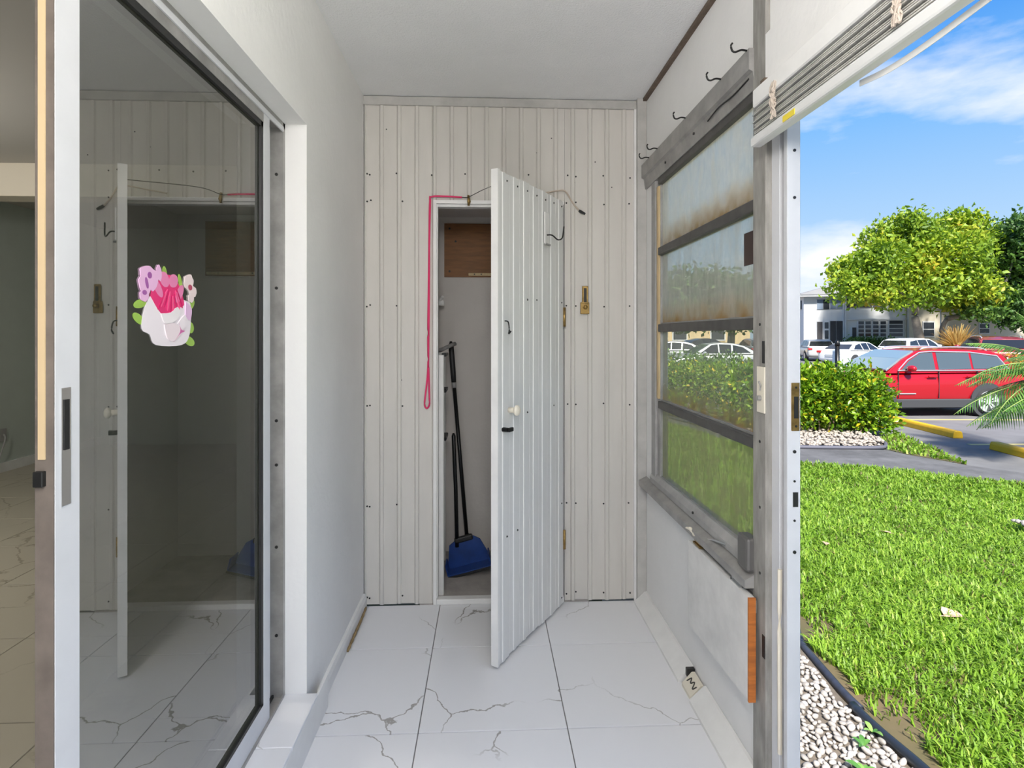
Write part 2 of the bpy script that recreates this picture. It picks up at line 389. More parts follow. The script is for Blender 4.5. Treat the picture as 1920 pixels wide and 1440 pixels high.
bt = obj('batten', bm, M_wood, ac)
bm = bmesh.new()
for x, z in ((-.215, 1.895), (-.215, 1.645), (-.18, 1.82)): cyl(bm, (x, CYB-.012, z), (x, CYB-.016, z), .006, n=8)
for x in (-.07, -.03, .03): cyl(bm, (x, CYB-.026, 1.627), (x, CYB-.029, 1.627), .004, n=8)
obj('screws', bm, M_black, ac, kind='stuff')
bm = bmesh.new(); bx(bm, CX0, CX0+.045, 3.18, 3.20, 1.44, 1.47, .003); cyl(bm, (CX0+.02, 3.19, 1.465), (CX0+.04, 3.16, 1.488), .008, n=8)
tag(obj('wall_hook', bm, M_trimw), 'small white wall hook inside the closet near its left wall', 'hook')

# white slatted panel along the closet's left wall
lp = thing('louver_panel', 'tall white slatted panel standing along the closet left wall', 'panel', (CX0+.03, 2.95, .004))
bm = bmesh.new(); bx(bm, CX0+.005, CX0+.078, 2.735, 2.765, .004, 1.175, .003); obj('stile', bm, M_trimw, lp)
bm = bmesh.new(); bx(bm, CX0+.005, CX0+.055, 3.16, 3.19, .004, 1.175, .003); obj('stile', bm, M_trimw, lp)
slat = None
for i in range(26):
    z = .06+i*.0425
    if slat is None:
        bm = bmesh.new(); prism(bm, [(CX0+.012, -.012), (CX0+.018, -.014), (CX0+.050, .012), (CX0+.044, .014)], 'y', 2.766, 3.159)
        slat = obj('slat', bm, M_trimw, lp); slat.location.z = z
    else:
        s_ = slat.copy(); COL.objects.link(s_); s_.location.z = z
for z in (1.165, .985, .745):
    box('bracket', (CX0+.062, CX0+.085, 2.80, 2.95, z, z+.016), M_blackm, lp, bev=.002)
bm = bmesh.new(); tube(bm, [(CX0+.02, 2.80, 1.205), (CX0+.05, 2.86, 1.195), (CX0+.09, 3.03, 1.215), (CX0+.115, 3.06, 1.225)], .011, 8)
obj('hook_arm', bm, M_grey, lp, True)

# broom and long-handled dustpan
br = thing('broom', 'black long-handled broom leaning in the closet', 'broom', (-.11, 3.11, .004))
bm = bmesh.new(); cyl(bm, (-.108, 3.10, .16), (-.178, 3.12, .98), .0105, n=12); obj('handle', bm, M_blackm, br, True)
bm = bmesh.new(); cyl(bm, (-.178, 3.12, .98), (-.1805, 3.1205, 1.01), .0125, n=12); obj('collar', bm, M_grey, br, True)
bm = bmesh.new(); tube(bm, [(-.1805, 3.1205, 1.01), (-.184, 3.1215, 1.06), (-.196, 3.125, 1.215), (-.198, 3.126, 1.238)], [.0135, .015, .0145, .006], 12); obj('grip', bm, M_black, br, True)
bm = bmesh.new(); tube(bm, [(-.107, 3.10, .175), (-.105, 3.10, .13), (-.10, 3.10, .11)], [.013, .022, .03], 10); bx(bm, -.17, -.02, 3.085, 3.115, .085, .125, .008, 2); obj('head', bm, M_black, br)
bm = bmesh.new()
for i in range(26):
    for j in range(3):
        x = -.165+i*.0056; y = 3.09+j*.01; cyl(bm, (x, y, .09), (x*1.04+.003, y+random.uniform(-.004, .004), .012), .0016, .001, 4)
obj('bristles', bm, mat('bristle_blue', (.03, .045, .10), .7), br, kind='stuff')
dpn = thing('dustpan', 'blue dustpan with long black handle beside the broom', 'dustpan', (-.10, 3.03, .004))
bm = bmesh.new(); tube(bm, [(-.158, 3.03, .13), (-.166, 3.04, .45), (-.178, 3.05, .725), (-.179, 3.052, .74)], [.0105, .0105, .011, .005], 12); obj('handle', bm, M_blackm, dpn, True)
# pan: tilted scoop
R = Matrix.Translation((-.105, 3.00, .10)) @ Matrix.Rotation(math.radians(-14), 4, 'Y')
def pan(poly, y0, y1):
    bm = bmesh.new(); prism(bm, poly, 'y', y0, y1); bmesh.ops.transform(bm, matrix=R, verts=bm.verts[:]); return bm
bm = pan([(-.085, .055), (-.045, .075), (.055, .075), (.085, .05), (.118, -.055), (.11, -.068), (-.11, -.068), (-.118, -.055)], .035, .045)
obj('pan_back', bm, M_blue, dpn)
bm = bmesh.new(); bx(bm, -.115, .115, -.055, .045, -.076, -.066, .002); bx(bm, -.119, -.111, -.05, .045, -.07, -.01, .002); bx(bm, .111, .119, -.05, .045, -.07, -.01, .002)
bmesh.ops.transform(bm, matrix=R, verts=bm.verts[:]); obj('pan_tray', bm, M_blue, dpn)
bm = bmesh.new(); bx(bm, -.05, .05, .02, .05, .06, .09, .008, 2); bmesh.ops.transform(bm, matrix=R, verts=bm.verts[:]); obj('socket', bm, M_black, dpn)
bm = bmesh.new(); bx(bm, -.118, .118, -.062, -.054, -.082, -.070, .002); bmesh.ops.transform(bm, matrix=R, verts=bm.verts[:]); obj('lip', bm, M_black, dpn)

# closet door, swung open
d1 = thing('door_1', 'open closet door of white ribbed panelling with a cream knob', 'door', (.362, 2.628, .012)); d1['kind'] = 'structure'; del d1['category']
d1.rotation_euler = (0, 0, 0)
DW, DH = .588, 1.892
DANG = math.atan2(-.491, -.315)                 # direction from hinge to free edge
DU = Vector((math.cos(DANG), math.sin(DANG), 0)); DN = Vector((DU.y*-1, DU.x, 0))
if DN.dot(Vector((-.2, -2.3, 0))) < 0: DN = -DN   # outer face normal, towards the porch
DM = Matrix(((DU.x, -DN.x, 0, .362), (DU.y, -DN.y, 0, 2.628), (0, 0, 1, .012), (0, 0, 0, 1)))   # local x along door, local -y = outer face
def dobj(name, bm, m, smooth=False, parent=None):
    bmesh.ops.transform(bm, matrix=DM, verts=bm.verts[:]); return obj(name, bm, m, parent or d1, smooth)
dobj('core_board', bx(bmesh.new(), 0.002, DW, .001, .022, .004, DH-.004), M_trim)
nd = 7; pw = DW/nd
for i in range(nd):
    a, b = i*pw+.0005, (i+1)*pw-.0005
    poly = [(a, .001), (a, 0), (a+.030, 0), (a+.032, -.0005), (a+.034, -.0032), (a+.052, -.0032), (a+.054, -.0005), (a+.056, 0), (b, 0), (b, .001)]
    bm = bmesh.new(); jz = random.uniform(-.004, .004)
    prism(bm, poly, 'z', jz, DH+random.uniform(-.004, .002)); dobj('plank', bm, M_door)
dobj('edge_strip', bx(bmesh.new(), DW, DW+.012, -.006, .024, 0, DH), M_trimw)
bm = bmesh.new()
for z in (.03, .47, .94, 1.41, 1.86):
    for i in range(nd):
        if random.random() < (.95 if z > 1.8 else .45):
            x = (i+.22)*pw; cyl(bm, (x, .002, z), (x, -.002, z+random.uniform(-.006, .006)), .0038, n=7)
dobj('nail_heads', bm, M_black)['kind'] = 'stuff'
bm = bmesh.new(); bmesh.ops.create_uvsphere(bm, u_segments=20, v_segments=12, radius=.021, matrix=Matrix.Translation((DW-.082, -.036, .965)) @ Matrix.Diagonal((1, .62, 1, 1))); cyl(bm, (DW-.082, 0, .965), (DW-.082, -.03, .965), .011, n=14)
dobj('knob', bm, M_cream, True)['label'] = 'round cream knob'
bm = bmesh.new(); cyl(bm, (DW-.034, 0, .895), (DW-.034, -.024, .895), .009, n=12); bx(bm, DW-.062, DW-.03, -.034, -.022, .887, .903, .002)
dobj('latch', bm, M_blackm)['label'] = 'small black turn latch'
bm = bmesh.new(); tube(bm, spline([(DW-.045, 0, 1.315), (DW-.045, -.018, 1.31), (DW-.043, -.024, 1.28), (DW-.050, -.018, 1.265), (DW-.060, -.022, 1.275)], 5), .0028, 6)
dobj('wire_hook', bm, M_blackm, True)
hp = dobj('hook_plate', bx(bmesh.new(), .175, .218, -.014, -.008, 1.66, 1.80, .002), M_trimw)
bm = bmesh.new(); tube(bm, spline([(.20, -.012, 1.70), (.18, -.03, 1.70), (.155, -.045, 1.683), (.12, -.05, 1.695), (.105, -.05, 1.73), (.10, -.05, 1.75)], 6), .0032, 6)
dobj('coat_hook', bm, M_blackm, True, hp)
bm = bmesh.new(); bx(bm, .172, .220, -.020, -.010, 1.655, 1.662, .001); dobj('plate_clip', bm, M_grey, False, hp)
for z in (.25, 1.30):
    bm = bmesh.new(); cyl(bm, (-.004, -.004, z), (-.004, -.004, z+.09), .007, n=10); dobj('hinge', bm, M_brass, True)

# ---- right wall: knee wall, window, post, door jamb, wall above
WX1 = .80
bm = bmesh.new()
bx(bm, XR, WX1, 1.545, YW+.04, -.1, .560)
bx(bm, XR, WX1, YB, YW+.04, 2.075, ZC)
bx(bm, XR, WX1, 2.535, YW+.04, .56, 2.08)
bx(bm, XR, WX1, YB, .40, -.1, .45)
bx(bm, XR, WX1, YB, -1.62, -.1, ZC)
wr = obj('wall_right', bm, M_white, label='white porch wall panels below and above the window', **ST)
# foundation edge outside
box('trim_8', (XR+.002, WX1+.05, YB, YW+1.0, -.6, -.012), M_concrete, label='concrete edge of the porch slab', **ST)
# long baseboard, sloped, in two lengths with a loose block between
def cove(y0, y1): return prism(bmesh.new(), [(.700, 0), (XR-.001, 0), (XR-.001, .058), (.750, .056), (.712, .022), (.700, .012)], 'y', y0, y1)
bbr = obj('baseboard_right', cove(2.02, YW-.036), M_trimw, label='sloping white baseboard under the window wall', **ST)
obj('baseboard_length', cove(YB+.01, 1.905), M_trimw, bbr)
bm = bmesh.new(); prism(bm, [(.708, 0), (.755, 0), (.755, .050), (.744, .050), (.708, .012)], 'y', 1.915, 2.00); kb = obj('loose_block', bm, M_cream, bbr)
bm = bmesh.new(); tube(bm, spline([(.7205, 1.985, .028), (.735, 1.975, .0425), (.7255, 1.962, .033), (.7355, 1.948, .0435), (.722, 1.935, .029), (.733, 1.925, .041)], 4), .0022, 5); obj('scribble_mark', bm, mat('ink', (.05, .045, .04), .7), kb)
box('dark_gap', (.728, .757, 2.002, 2.018, .03, .058), M_black, bbr)

pst = box('trim_9', (.748, WX1+.01, 1.468, 1.542, -.05, ZC), M_post, bev=.003, label='weathered grey aluminium post between window and doorway', **ST)
# post details: screw dots, slot, lock plate
bm = bmesh.new()
for z in (.98, .80, .62, 1.95, 1.30): cyl(bm, (.750, 1.50, z), (.7465, 1.50, z), .004, n=8)
obj('screws', bm, M_black, pst, kind='stuff')
box('slot', (.7465, .752, 1.474, 1.486, 1.195, 1.255), M_black, pst)
box('slot', (.7465, .752, 1.472, 1.486, .40, .46), M_black, pst)
lk = box('lock_plate', (.7445, .7485, 1.470, 1.512, 1.06, 1.185), M_cream, pst, bev=.001)
bm = bmesh.new(); cyl(bm, (.745, 1.49, 1.10), (.734, 1.49, 1.10), .007, n=10); tube(bm, [(.744, 1.49, 1.12), (.742, 1.486, 1.135), (.742, 1.494, 1.145)], .0025, 5); obj('lock_pin', bm, M_alu, lk)
# doorway jamb
jb = box('trim_10', (.764, WX1, 1.428, 1.468, -.05, 1.93), M_aluw, bev=.001, label='white jamb strip beside the open porch doorway', **ST)
box('weather_seal', (.776, WX1-.004, 1.404, 1.428, -.05, 1.93), M_brown, jb)
bm = bmesh.new(); tube(bm, spline([(.764, 1.426, .18), (.762, 1.424, .5), (.764, 1.426, .66)], 4), .006, 6); obj('torn_seal', bm, M_cream, jb)
dj = box('trim_11', (.762, .7965, 1.387, 1.404, -.05, 1.93), M_aluw, label='white aluminium door jamb with a brass strike plate', bev=.001, **ST)
sp = box('strike_plate', (.7725, .793, 1.3835, 1.388, 1.028, 1.150), M_brass, dj, bev=.001)
box('latch_hole', (.778, .789, 1.3825, 1.386, 1.06, 1.115), M_black, sp)
bm = bmesh.new()
for z in (1.04, 1.138): cyl(bm, (.783, 1.385, z), (.783, 1.382, z), .003, n=8)
obj('screws', bm, M_black, sp, kind='stuff')
bm = bmesh.new()
for z, r in ((.975, .0045), (.90, .003), (.80, .003), (.72, .0045), (1.62, .004), (1.74, .004)): cyl(bm, (.781, 1.389, z), (.781, 1.3855, z), r, n=9)
bx(bm, .777, .790, 1.3855, 1.389, .835, .872)
obj('jamb_holes', bm, M_black, dj, kind='stuff')
box('trim_12', (.79, .80, 1.405, 1.468, -.05, 1.93), M_alu, label='outer aluminium stop of the doorway', **ST)
hd = box('trim_13', (.748, WX1, YB, 1.47, 1.925, 2.078), M_white, label='white head beam above the doorway', **ST)
box('grey_strip', (.742, .749, YB, 1.462, 1.915, 1.945), M_trim, hd)
box('head_bracket', (.735, .75, 1.452, 1.475, 1.925, 1.955), M_brown, hd, bev=.002)
box('trim_14', (.755, WX1, .36, .41, -.05, 1.93), M_aluw, label='far jamb of the porch doorway', **ST)

# window
w1 = thing('window_1', 'grimy four-pane awning window with dark crossbars', 'window', (.78, 2.0, .56)); w1['kind'] = 'structure'; del w1['category']
fy0, fy1 = 1.535, 2.535
bm = bmesh.new(); prism(bm, [(.722, .562), (.802, .562), (.802, .60), (.755, .602), (.722, .585)], 'y', fy0, YW-.036); obj('sill', bm, M_alu, w1)
bm = bmesh.new(); prism(bm, [(.748, .603), (.80, .603), (.80, .648), (.762, .648), (.748, .625)], 'y', fy0, fy1); obj('bottom_rail', bm, M_grey, w1)
bm = bmesh.new(); prism(bm, [(.734, 2.075), (.80, 2.075), (.80, 1.962), (.752, 1.962), (.745, 2.01), (.734, 2.015)], 'y', fy0, YW-.036); hrail = obj('head_rail', bm, M_alu, w1)
bm = bmesh.new(); tube(bm, spline([(.746, 1.56, 2.0), (.744, 1.66, 1.994), (.743, 1.76, 2.0), (.743, 1.85, 1.99)], 5), .0025, 5); obj('loose_wire', bm, M_black, w1)
box('side_frame', (.755, .80, 2.475, 2.535, .60, 1.965), M_grey, w1, bev=.003)
box('side_frame', (.765, .80, 2.435, 2.475, .64, 1.965), M_alu, w1, bev=.003)
box('wood_strip', (.757, .768, 2.437, 2.462, .99, 1.93), M_wood, w1, bev=.002)
box('side_frame', (.765, .80, 1.535, 1.56, .62, 1.965), M_alu, w1)
bars = [.645, .965, 1.303, 1.640, 1.955]
box('top_bar', (.756, .79, 1.535, 2.437, 1.935, 1.970), M_alud, w1, bev=.002)
for z in bars[1:4]: box('crossbar', (.755, .79, 1.535, 2.437, z-.017, z+.017), M_alud, w1, bev=.003)
hz = [.74, .34, .70, .92]; hc = [(.36, .31, .16), (.42, .39, .26), (.66, .58, .48), (.90, .80, .68)]
for i in range(4):
    z0, z1 = bars[i]+(.0 if i == 0 else .017), bars[i+1]-.017
    gm = glassmat('dirty_glass_%d' % i, (.90, .92, .88), .02, 0, hz[i], hc[i], True, i > 0, z0, z1)
    box('pane', (.776, .780, 1.56, 2.437, z0, z1), gm, w1)
    box('pane_edge', (.770, .786, 1.56, 2.437, z0-.001, z0+.006), M_alu, w1)
box('brown_tape', (.7735, .776, 1.561, 1.650, 1.478, 1.575), mat('brown_tape_paint', (.05, .03, .025), .7), w1)
bm = bmesh.new(); bx(bm, .728, .765, 1.535, 1.60, .605, .70, .008, 2); obj('crank_housing', bm, mat('grey_plastic', (.11, .105, .10), .45), w1)
bm = bmesh.new()
for y, z in ((2.30, 1.99), (1.98, 1.995), (2.44, .585), (1.99, .63)): cyl(bm, (.746, y, z), (.7415, y, z), .005, n=8)
obj('screws', bm, M_black, w1, kind='stuff')
# hooks along the head rail
for i, (y, lab) in enumerate(((1.548, 'black screw hook nearest the grey post'), (1.724, 'black screw hook, second along the window head from the post'), (2.037, 'dark cup hook midway along the window head'),
                (2.377, 'small cup hook near the far end of the window head'), (2.50, 'tiny hook in the far corner of the window head'))):
    bm = bmesh.new(); r = .016 if i < 3 else .011
    tube(bm, spline([(.736, y, 2.073), (.718, y, 2.075), (.703, y+.002, 2.070), (.694, y+.004, 2.074), (.690, y+.004, 2.082+r*.4), (.694, y+.003, 2.086+r*.6)], 4), .0028, 6)
    tag(obj('cup_hook', bm, M_blackm, None, True), lab, 'hook', 'hooks along the window head')

# fold-down wooden shelf board hanging below the window
sb = thing('fold_down_shelf', 'scuffed white shelf board folded down below the window, raw orange end', 'shelf', (.74, 1.73, .25))
bm = bmesh.new(); prism(bm, [(1.512, .262), (1.512, .548), (1.965, .540), (1.965, .245)], 'x', .7195, .7385)
obj('board', bm, mat('scuffed_white_paint', (.80, .785, .76), .55, var=.18, vscale=9), sb)
bm = bmesh.new(); prism(bm, [(1.505, .262), (1.505, .548), (1.512, .548), (1.512, .262)], 'x', .7190, .7390); obj('raw_end', bm, M_rawwood, sb)
bm = bmesh.new(); bx(bm, .7385, .760, 1.52, 1.95, .50, .535); obj('hinge_rail', bm, M_alu, sb)
for y in (1.60, 1.90):
    bm = bmesh.new(); cyl(bm, (.734, y-.03, .556), (.734, y+.03, .556), .007, n=10); bx(bm, .722, .75, y-.03, y+.03, .546, .551); obj('hinge', bm, M_brass if y > 1.8 else M_chrome, sb)
bm = bmesh.new(); tube(bm, [(.728, 1.93, .575), (.722, 1.955, .585), (.718, 1.985, .578)], [.006, .007, .003], 8); tube(bm, [(.728, 1.93, .575), (.735, 1.88, .575)], .009, 8); obj('lever', bm, M_cream, sb)
bm = bmesh.new(); tube(bm, [(.735, 1.88, .575), (.742, 1.80, .60), (.75, 1.72, .615)], .005, 6); obj('stay_rod', bm, M_chrome, sb)

# raised blind in the doorway
bd = thing('rolled_up_blind', 'raised white slat blind gathered at the top of the doorway', 'blind', (.72, .6, 1.76))
Y0b, Y1b = -.30, 1.445
bm = bmesh.new(); bx(bm, .700, .742, Y0b, Y1b, 1.868, 1.915, .003); obj('head_rail', bm, M_trimw, bd)
for i in range(11):
    z = 1.797+i*.0062; o = .003*math.sin(i*2.1)
    box('slat', (.702+o, .730+o, Y0b+.01+.004*math.sin(i*3), Y1b-.005+.006*math.sin(i*1.7), z, z+.0028), mat('slat_grey', (.55, .535, .50), .5, var=.25, vscale=12), bd)
bm = bmesh.new(); bx(bm, .699, .729, Y0b, Y1b+.012, 1.768, 1.795, .006, 2); obj('bottom_rail', bm, mat('blind_white', (.68, .68, .67), .4), bd)
M_rope = mat('frayed_rope', (.62, .53, .45), .9, var=.3, vscale=60)
for yy in (1.33, .92):
    bm = bmesh.new()
    for k in range(9):
        a = random.uniform(0, 6); pts = []
        for q in range(7):
            z = 1.885-q*.0145
            pts.append((.696+random.uniform(-.004, .003), yy+random.uniform(-.012, .012), z))
        tube(bm, spline(pts, 3), .0022, 5)
    obj('cord_knot', bm, M_rope, bd)
bm = bmesh.new(); bx(bm, .6975, .6992, 1.24, 1.29, 1.772, 1.786); obj('yellow_mark', bm, mat('yellow_paint', (.75, .6, .05), .5), bd)
bm = bmesh.new(); P = spline([(.733, .60, 1.772), (.735, .78, 1.764), (.737, .90, 1.757), (.737, .99, 1.757), (.735, 1.07, 1.766)], 6)
for a, b in zip(P, P[1:]):
    v = [bm.verts.new((p.x, p.y, p.z+h)) for p, h in ((a, -.006), (b, -.006), (b, .006), (a, .006))]; bm.faces.new(v)
bmesh.ops.remove_doubles(bm, verts=bm.verts[:], dist=1e-5)
bmesh.ops.solidify(bm, geom=bm.faces[:], thickness=.0015)
obj('loose_strip', bm, M_trimw, bd)

# brass chain latch on the wall
cl = thing('chain_latch', 'old brass slide latch screwed to the ribbed wall', 'latch', (.47, YW-.01, 1.44))
box('back_plate', (.447, .490, YW-.013, YW-.008, 1.372, 1.428), M_brass, cl, bev=.002)
bm = bmesh.new(); bx(bm, .455, .484, YW-.015, YW-.008, 1.42, 1.505, .002); obj('slide_track', bm, M_brass, cl)
box('slot', (.463, .476, YW-.0165, YW-.0145, 1.428, 1.495), M_black, cl)
bm = bmesh.new(); cyl(bm, (.47, YW-.014, 1.405), (.47, YW-.034, 1.405), .011, .008, n=12); obj('catch', bm, M_brass, cl, True)
# loose cable over the door
bm = bmesh.new(); tube(bm, spline([(.16, YW-.012, 1.925), (.27, YW-.014, 1.945), (.335, YW-.012, 1.957), (.375, YW-.012, 1.955), (.41, YW-.013, 1.90), (.44, YW-.013, 1.865)], 6), .0035, 6)
cb = thing('loose_cable', 'loose beige cable end stapled above the closet door hinge', 'cable', (.3, YW, 1.9)); obj('cable', bm, mat('old_cable', (.50, .42, .34), .7), cb)
bm = bmesh.new(); tube(bm, [(.44, YW-.013, 1.865), (.452, YW-.014, 1.857), (.470, YW-.014, 1.848)], [.006, .0075, .005], 7); obj('plug_tip', bm, M_black, cb)
# pink cord looped over the closet frame
pc = thing('pink_cord', 'long pink cord looped over the closet casing and hanging down', 'cord', (-.26, YW, 1.0))
zl = OZ1+.028
loop = [(-.115, YW-.013, zl), (-.19, YW-.014, zl+.003), (-.258, YW-.014, zl), (-.266, YW-.013, zl-.03), (-.270, YW-.012, 1.6), (-.274, YW-.012, 1.3), (-.274, YW-.012, 1.12), (-.286, YW-.013, .99), (-.290, YW-.013, .945), (-.280, YW-.013, .928), (-.268, YW-.013, .945), (-.268, YW-.013, .99), (-.271, YW-.013, 1.12)]
bm = bmesh.new(); tube(bm, spline(loop, 6), .0042, 7); obj('cord', bm, M_pink, pc, True)
bm = bmesh.new(); tube(bm, spline([(-.262, YW-.016, zl-.01), (-.2665, YW-.016, 1.7), (-.268, YW-.016, 1.4), (-.2715, YW-.016, 1.12)], 5), .0035, 6); obj('second_strand', bm, M_pink, pc, True)
tw = thing('tie_wire', 'thin dark wire stretched from the casing to the closet door edge', 'wire', (-.08, YW, 1.93))
bm = bmesh.new(); tube(bm, spline([(-.115, YW-.013, zl), (-.085, YW-.018, zl), (-.02, YW-.10, zl+.012), (.045, 2.14, 1.85)], 5), .0018, 5); obj('wire', bm, M_blackm, tw)
bm = bmesh.new(); tube(bm, [(-.085, YW-.012, 1.93), (-.082, YW-.016, 1.90), (-.084, YW-.012, 1.882)], [.006, .009, .006], 8); obj('rusty_clip', bm, M_brass, tw, True)

# ---- sliding glass door
d2 = thing('door_2', 'sliding glass door with a white stile and a flower sticker', 'door', (-.66, 1.28, .118)); d2['kind'] = 'structure'; del d2['category']
PX0, PX1 = -.672, -.645; py0, py1 = .868, 1.700
box('jamb_frame', (-.745, -.643, 1.806, 1.822, .118, 1.945), M_alu, d2)
box('jamb_fin', (-.690, -.684, 1.79, 1.807, .118, 1.945), M_aluw, d2)
bm = bmesh.new()
for z in (.32, .60, .86, 1.0, 1.42, 1.78): cyl(bm, (-.664, 1.807, z), (-.664, 1.8035, z), .005, n=9)
obj('frame_screws', bm, M_black, d2, kind='stuff')
box('head_frame', (-.745, -.643, -.12, 1.822, 1.928, 1.947), M_alu, d2)
box('head_fin', (-.646, -.641, -.12, 1.806, 1.915, 1.93), M_aluw, d2)
box('floor_track', (-.745, -.643, -.12, 1.822, .1175, .122), M_alu, d2)
for x in (-.643, -.676, -.72): box('track_rail', (x-.003, x+.003, -.12, 1.806, .122, .132), M_black if x < -.65 else M_alu, d2)
box('stile', (PX0, PX1, py0, .920, .128, 1.925), M_aluw, d2, bev=.001)
box('stile', (PX0, PX1, 1.655, py1, .128, 1.925), M_aluw, d2, bev=.001)
box('top_rail', (PX0, PX1, .920, 1.655, 1.888, 1.925), M_alu, d2)
box('bottom_rail', (PX0, PX1, .920, 1.655, .128, .198), M_aluw, d2)
bm = bmesh.new(); g = .008
bx(bm, PX1-.008, PX1-.001, 1.640, 1.656, .198, 1.888); bx(bm, PX1-.008, PX1-.001, .920, 1.656, 1.872, 1.889); bx(bm, PX1-.008, PX1-.001, .920, 1.656, .197, .208)
obj('gasket', bm, M_black, d2)
box('pane', (-.660, -.655, .920, 1.655, .20, 1.886), glassmat('door_glass', (.50, .52, .49), .36, 0, .05, (.50, .52, .44)), d2)
# edge of the panel that faces the camera: tan pile strip, brown edge, keeper
box('pile_strip', (-.6665, -.6565, py0-.004, py0+.001, 1.085, 1.92), mat('tan_pile', (.62, .47, .28), .8), d2)
box('edge_liner', (PX0, PX1-.0005, py0-.002, py0+.001, .13, 1.92), mat('brown_edge', (.20, .165, .14), .6, var=.3, vscale=20), d2)
box('keeper', (-.670, -.656, py0-.010, py0, 1.045, 1.068), M_black, d2, bev=.001)
hl = box('flush_pull', (PX1-.001, PX1+.0015, .880, .899, 1.010, 1.190), M_chrome, d2)
box('pull_recess', (PX1, PX1+.003, .884, .894, 1.095, 1.172), M_black, hl)
# flower sticker on the glass (flat print, cut out)
fs = thing('flower_sticker', 'pink peony and rose cut-out sticker on the glass door', 'sticker', (-.654, 1.18, 1.33))
SX = -.6545
def S(u, v):   # sticker space: u 0..1 across (along +y), v 0..1 up
    return (1.062+u*.232, 1.248+v*.158)
PC = [0]
def petal(name, pts, col, lay, key):
    bm = bmesh.new(); P = [S(*p) for p in pts]
    P = [(q.x, q.y) for q in spline([Vector((a, b, 0)) for a, b in P+[P[0]]], 4)][:-1]
    PC[0] += 1; prism(bm, P, 'x', SX, SX+.0003+lay*.0004+PC[0]*.00001)
    return obj(name, bm, mat('print_'+key, col, .45), fs)
def ell(cx, cy, rx, ry, rot=0, n=14, wob=0):
    o = []
    for i in range(n):
        a = 2*PI*i/n; w = 1+wob*math.sin(i*2.4); x, y = rx*w*math.cos(a), ry*w*math.sin(a)
        o.append((cx+x*math.cos(rot)-y*math.sin(rot), cy+x*math.sin(rot)+y*math.cos(rot)))
    return o
PK1, PK2, PK3 = (.78, .62, .70), (.72, .36, .56), (.72, .03, .17)
for i, (cx, cy, rx, ry, r) in enumerate(((.12, .52, .09, .05, .4), (.10, .34, .09, .05, -.7), (.90, .56, .10, .05, .9), (.90, .25, .06, .08, .2), (.88, .06, .10, .06, -.5), (.47, .94, .035, .09, .1), (.72, .86, .03, .11, .2))):
    petal('leaf', ell(cx, cy, rx, ry, r), (.30, .48, .08), 0, 'leaf')
petal('white_peony', [(.25, .62), (.17, .45), (.14, .22), (.25, .15), (.34, .02), (.74, .01), (.88, .16), (.90, .55), (.80, .62), (.5, .66)], (.83, .76, .80), 1, 'peony')
petal('crimson_bloom', [(.26, .62), (.30, .78), (.42, .86), (.52, .93), (.64, .88), (.72, .76), (.78, .56), (.66, .50), (.50, .38), (.38, .45)], PK3, 2, 'crimson')
for cx, cy, rx, ry, r in ((.46, .86, .07, .10, .3), (.60, .86, .07, .09, -.3), (.36, .74, .05, .13, .5), (.70, .70, .05, .13, -.4)):
    petal('petal', ell(cx, cy, rx, ry, r), (.74, .22, .42), 3, 'rose')
for i in range(9): petal('petal', ell(.42+.035*i, .58+.05*math.sin(i), .012, .13, -.5+.11*i, 8), (.80, .10, .26) if i % 2 else (.58, .01, .12), 4, 'red%d' % (i % 2))
for cx, cy, rx, ry, r in ((.22, .90, .11, .09, 0), (.18, .76, .08, .12, .2), (.30, .82, .06, .13, -.2), (.38, .93, .035, .10, .1), (.17, .62, .06, .07, 0)):
    petal('petal', ell(cx, cy, rx, ry, r, wob=.06), (.76, .45, .68), 3, 'mauve')
for cx, cy, rx, ry, r in ((.24, .88, .03, .04, 0), (.20, .78, .02, .07, .2), (.17, .66, .03, .03, 0)):
    petal('petal', ell(cx, cy, rx, ry, r), (.34, .10, .34), 4, 'plum')
for cx, cy, rx, ry, r in ((.86, .88, .08, .11, -.2), (.93, .76, .07, .08, .3), (.90, .66, .05, .06, 0)):
    petal('petal', ell(cx, cy, rx, ry, r, wob=.08), (.80, .66, .66), 3, 'blush')
petal('petal', ell(.88, .81, .035, .04, .2), (.45, .07, .13), 4, 'wine')
for pts, c, k in (([(.40, .42), (.55, .44), (.66, .52), (.70, .42), (.60, .32), (.46, .30)], (.86, .80, .82), 'w2'), ([(.66, .30), (.78, .42), (.84, .38), (.80, .26), (.72, .22)], (.84, .76, .80), 'w3'),
                  ([(.45, .28), (.62, .30), (.74, .20), (.62, .07), (.50, .10)], (.82, .70, .74), 'w4'), ([(.68, .32), (.72, .22), (.78, .20), (.70, .16), (.60, .06), (.70, .19)], (.66, .16, .42), 'w5'), ([(.80, .60), (.90, .52), (.88, .36), (.80, .40)], (.74, .48, .70), 'w6')):
    petal('petal', pts, c, 5, k)

# ---- behind the camera: open end of the porch with a low wall
bm = bmesh.new(); bx(bm, XL-.22, XR+.04, YB-.06, YB, -.1, .45); bx(bm, XL-.22, XR+.04, YB-.06, YB, 2.15, ZC)
obj('wall_front', bm, M_white, label='low wall at the open end of the porch', **ST)

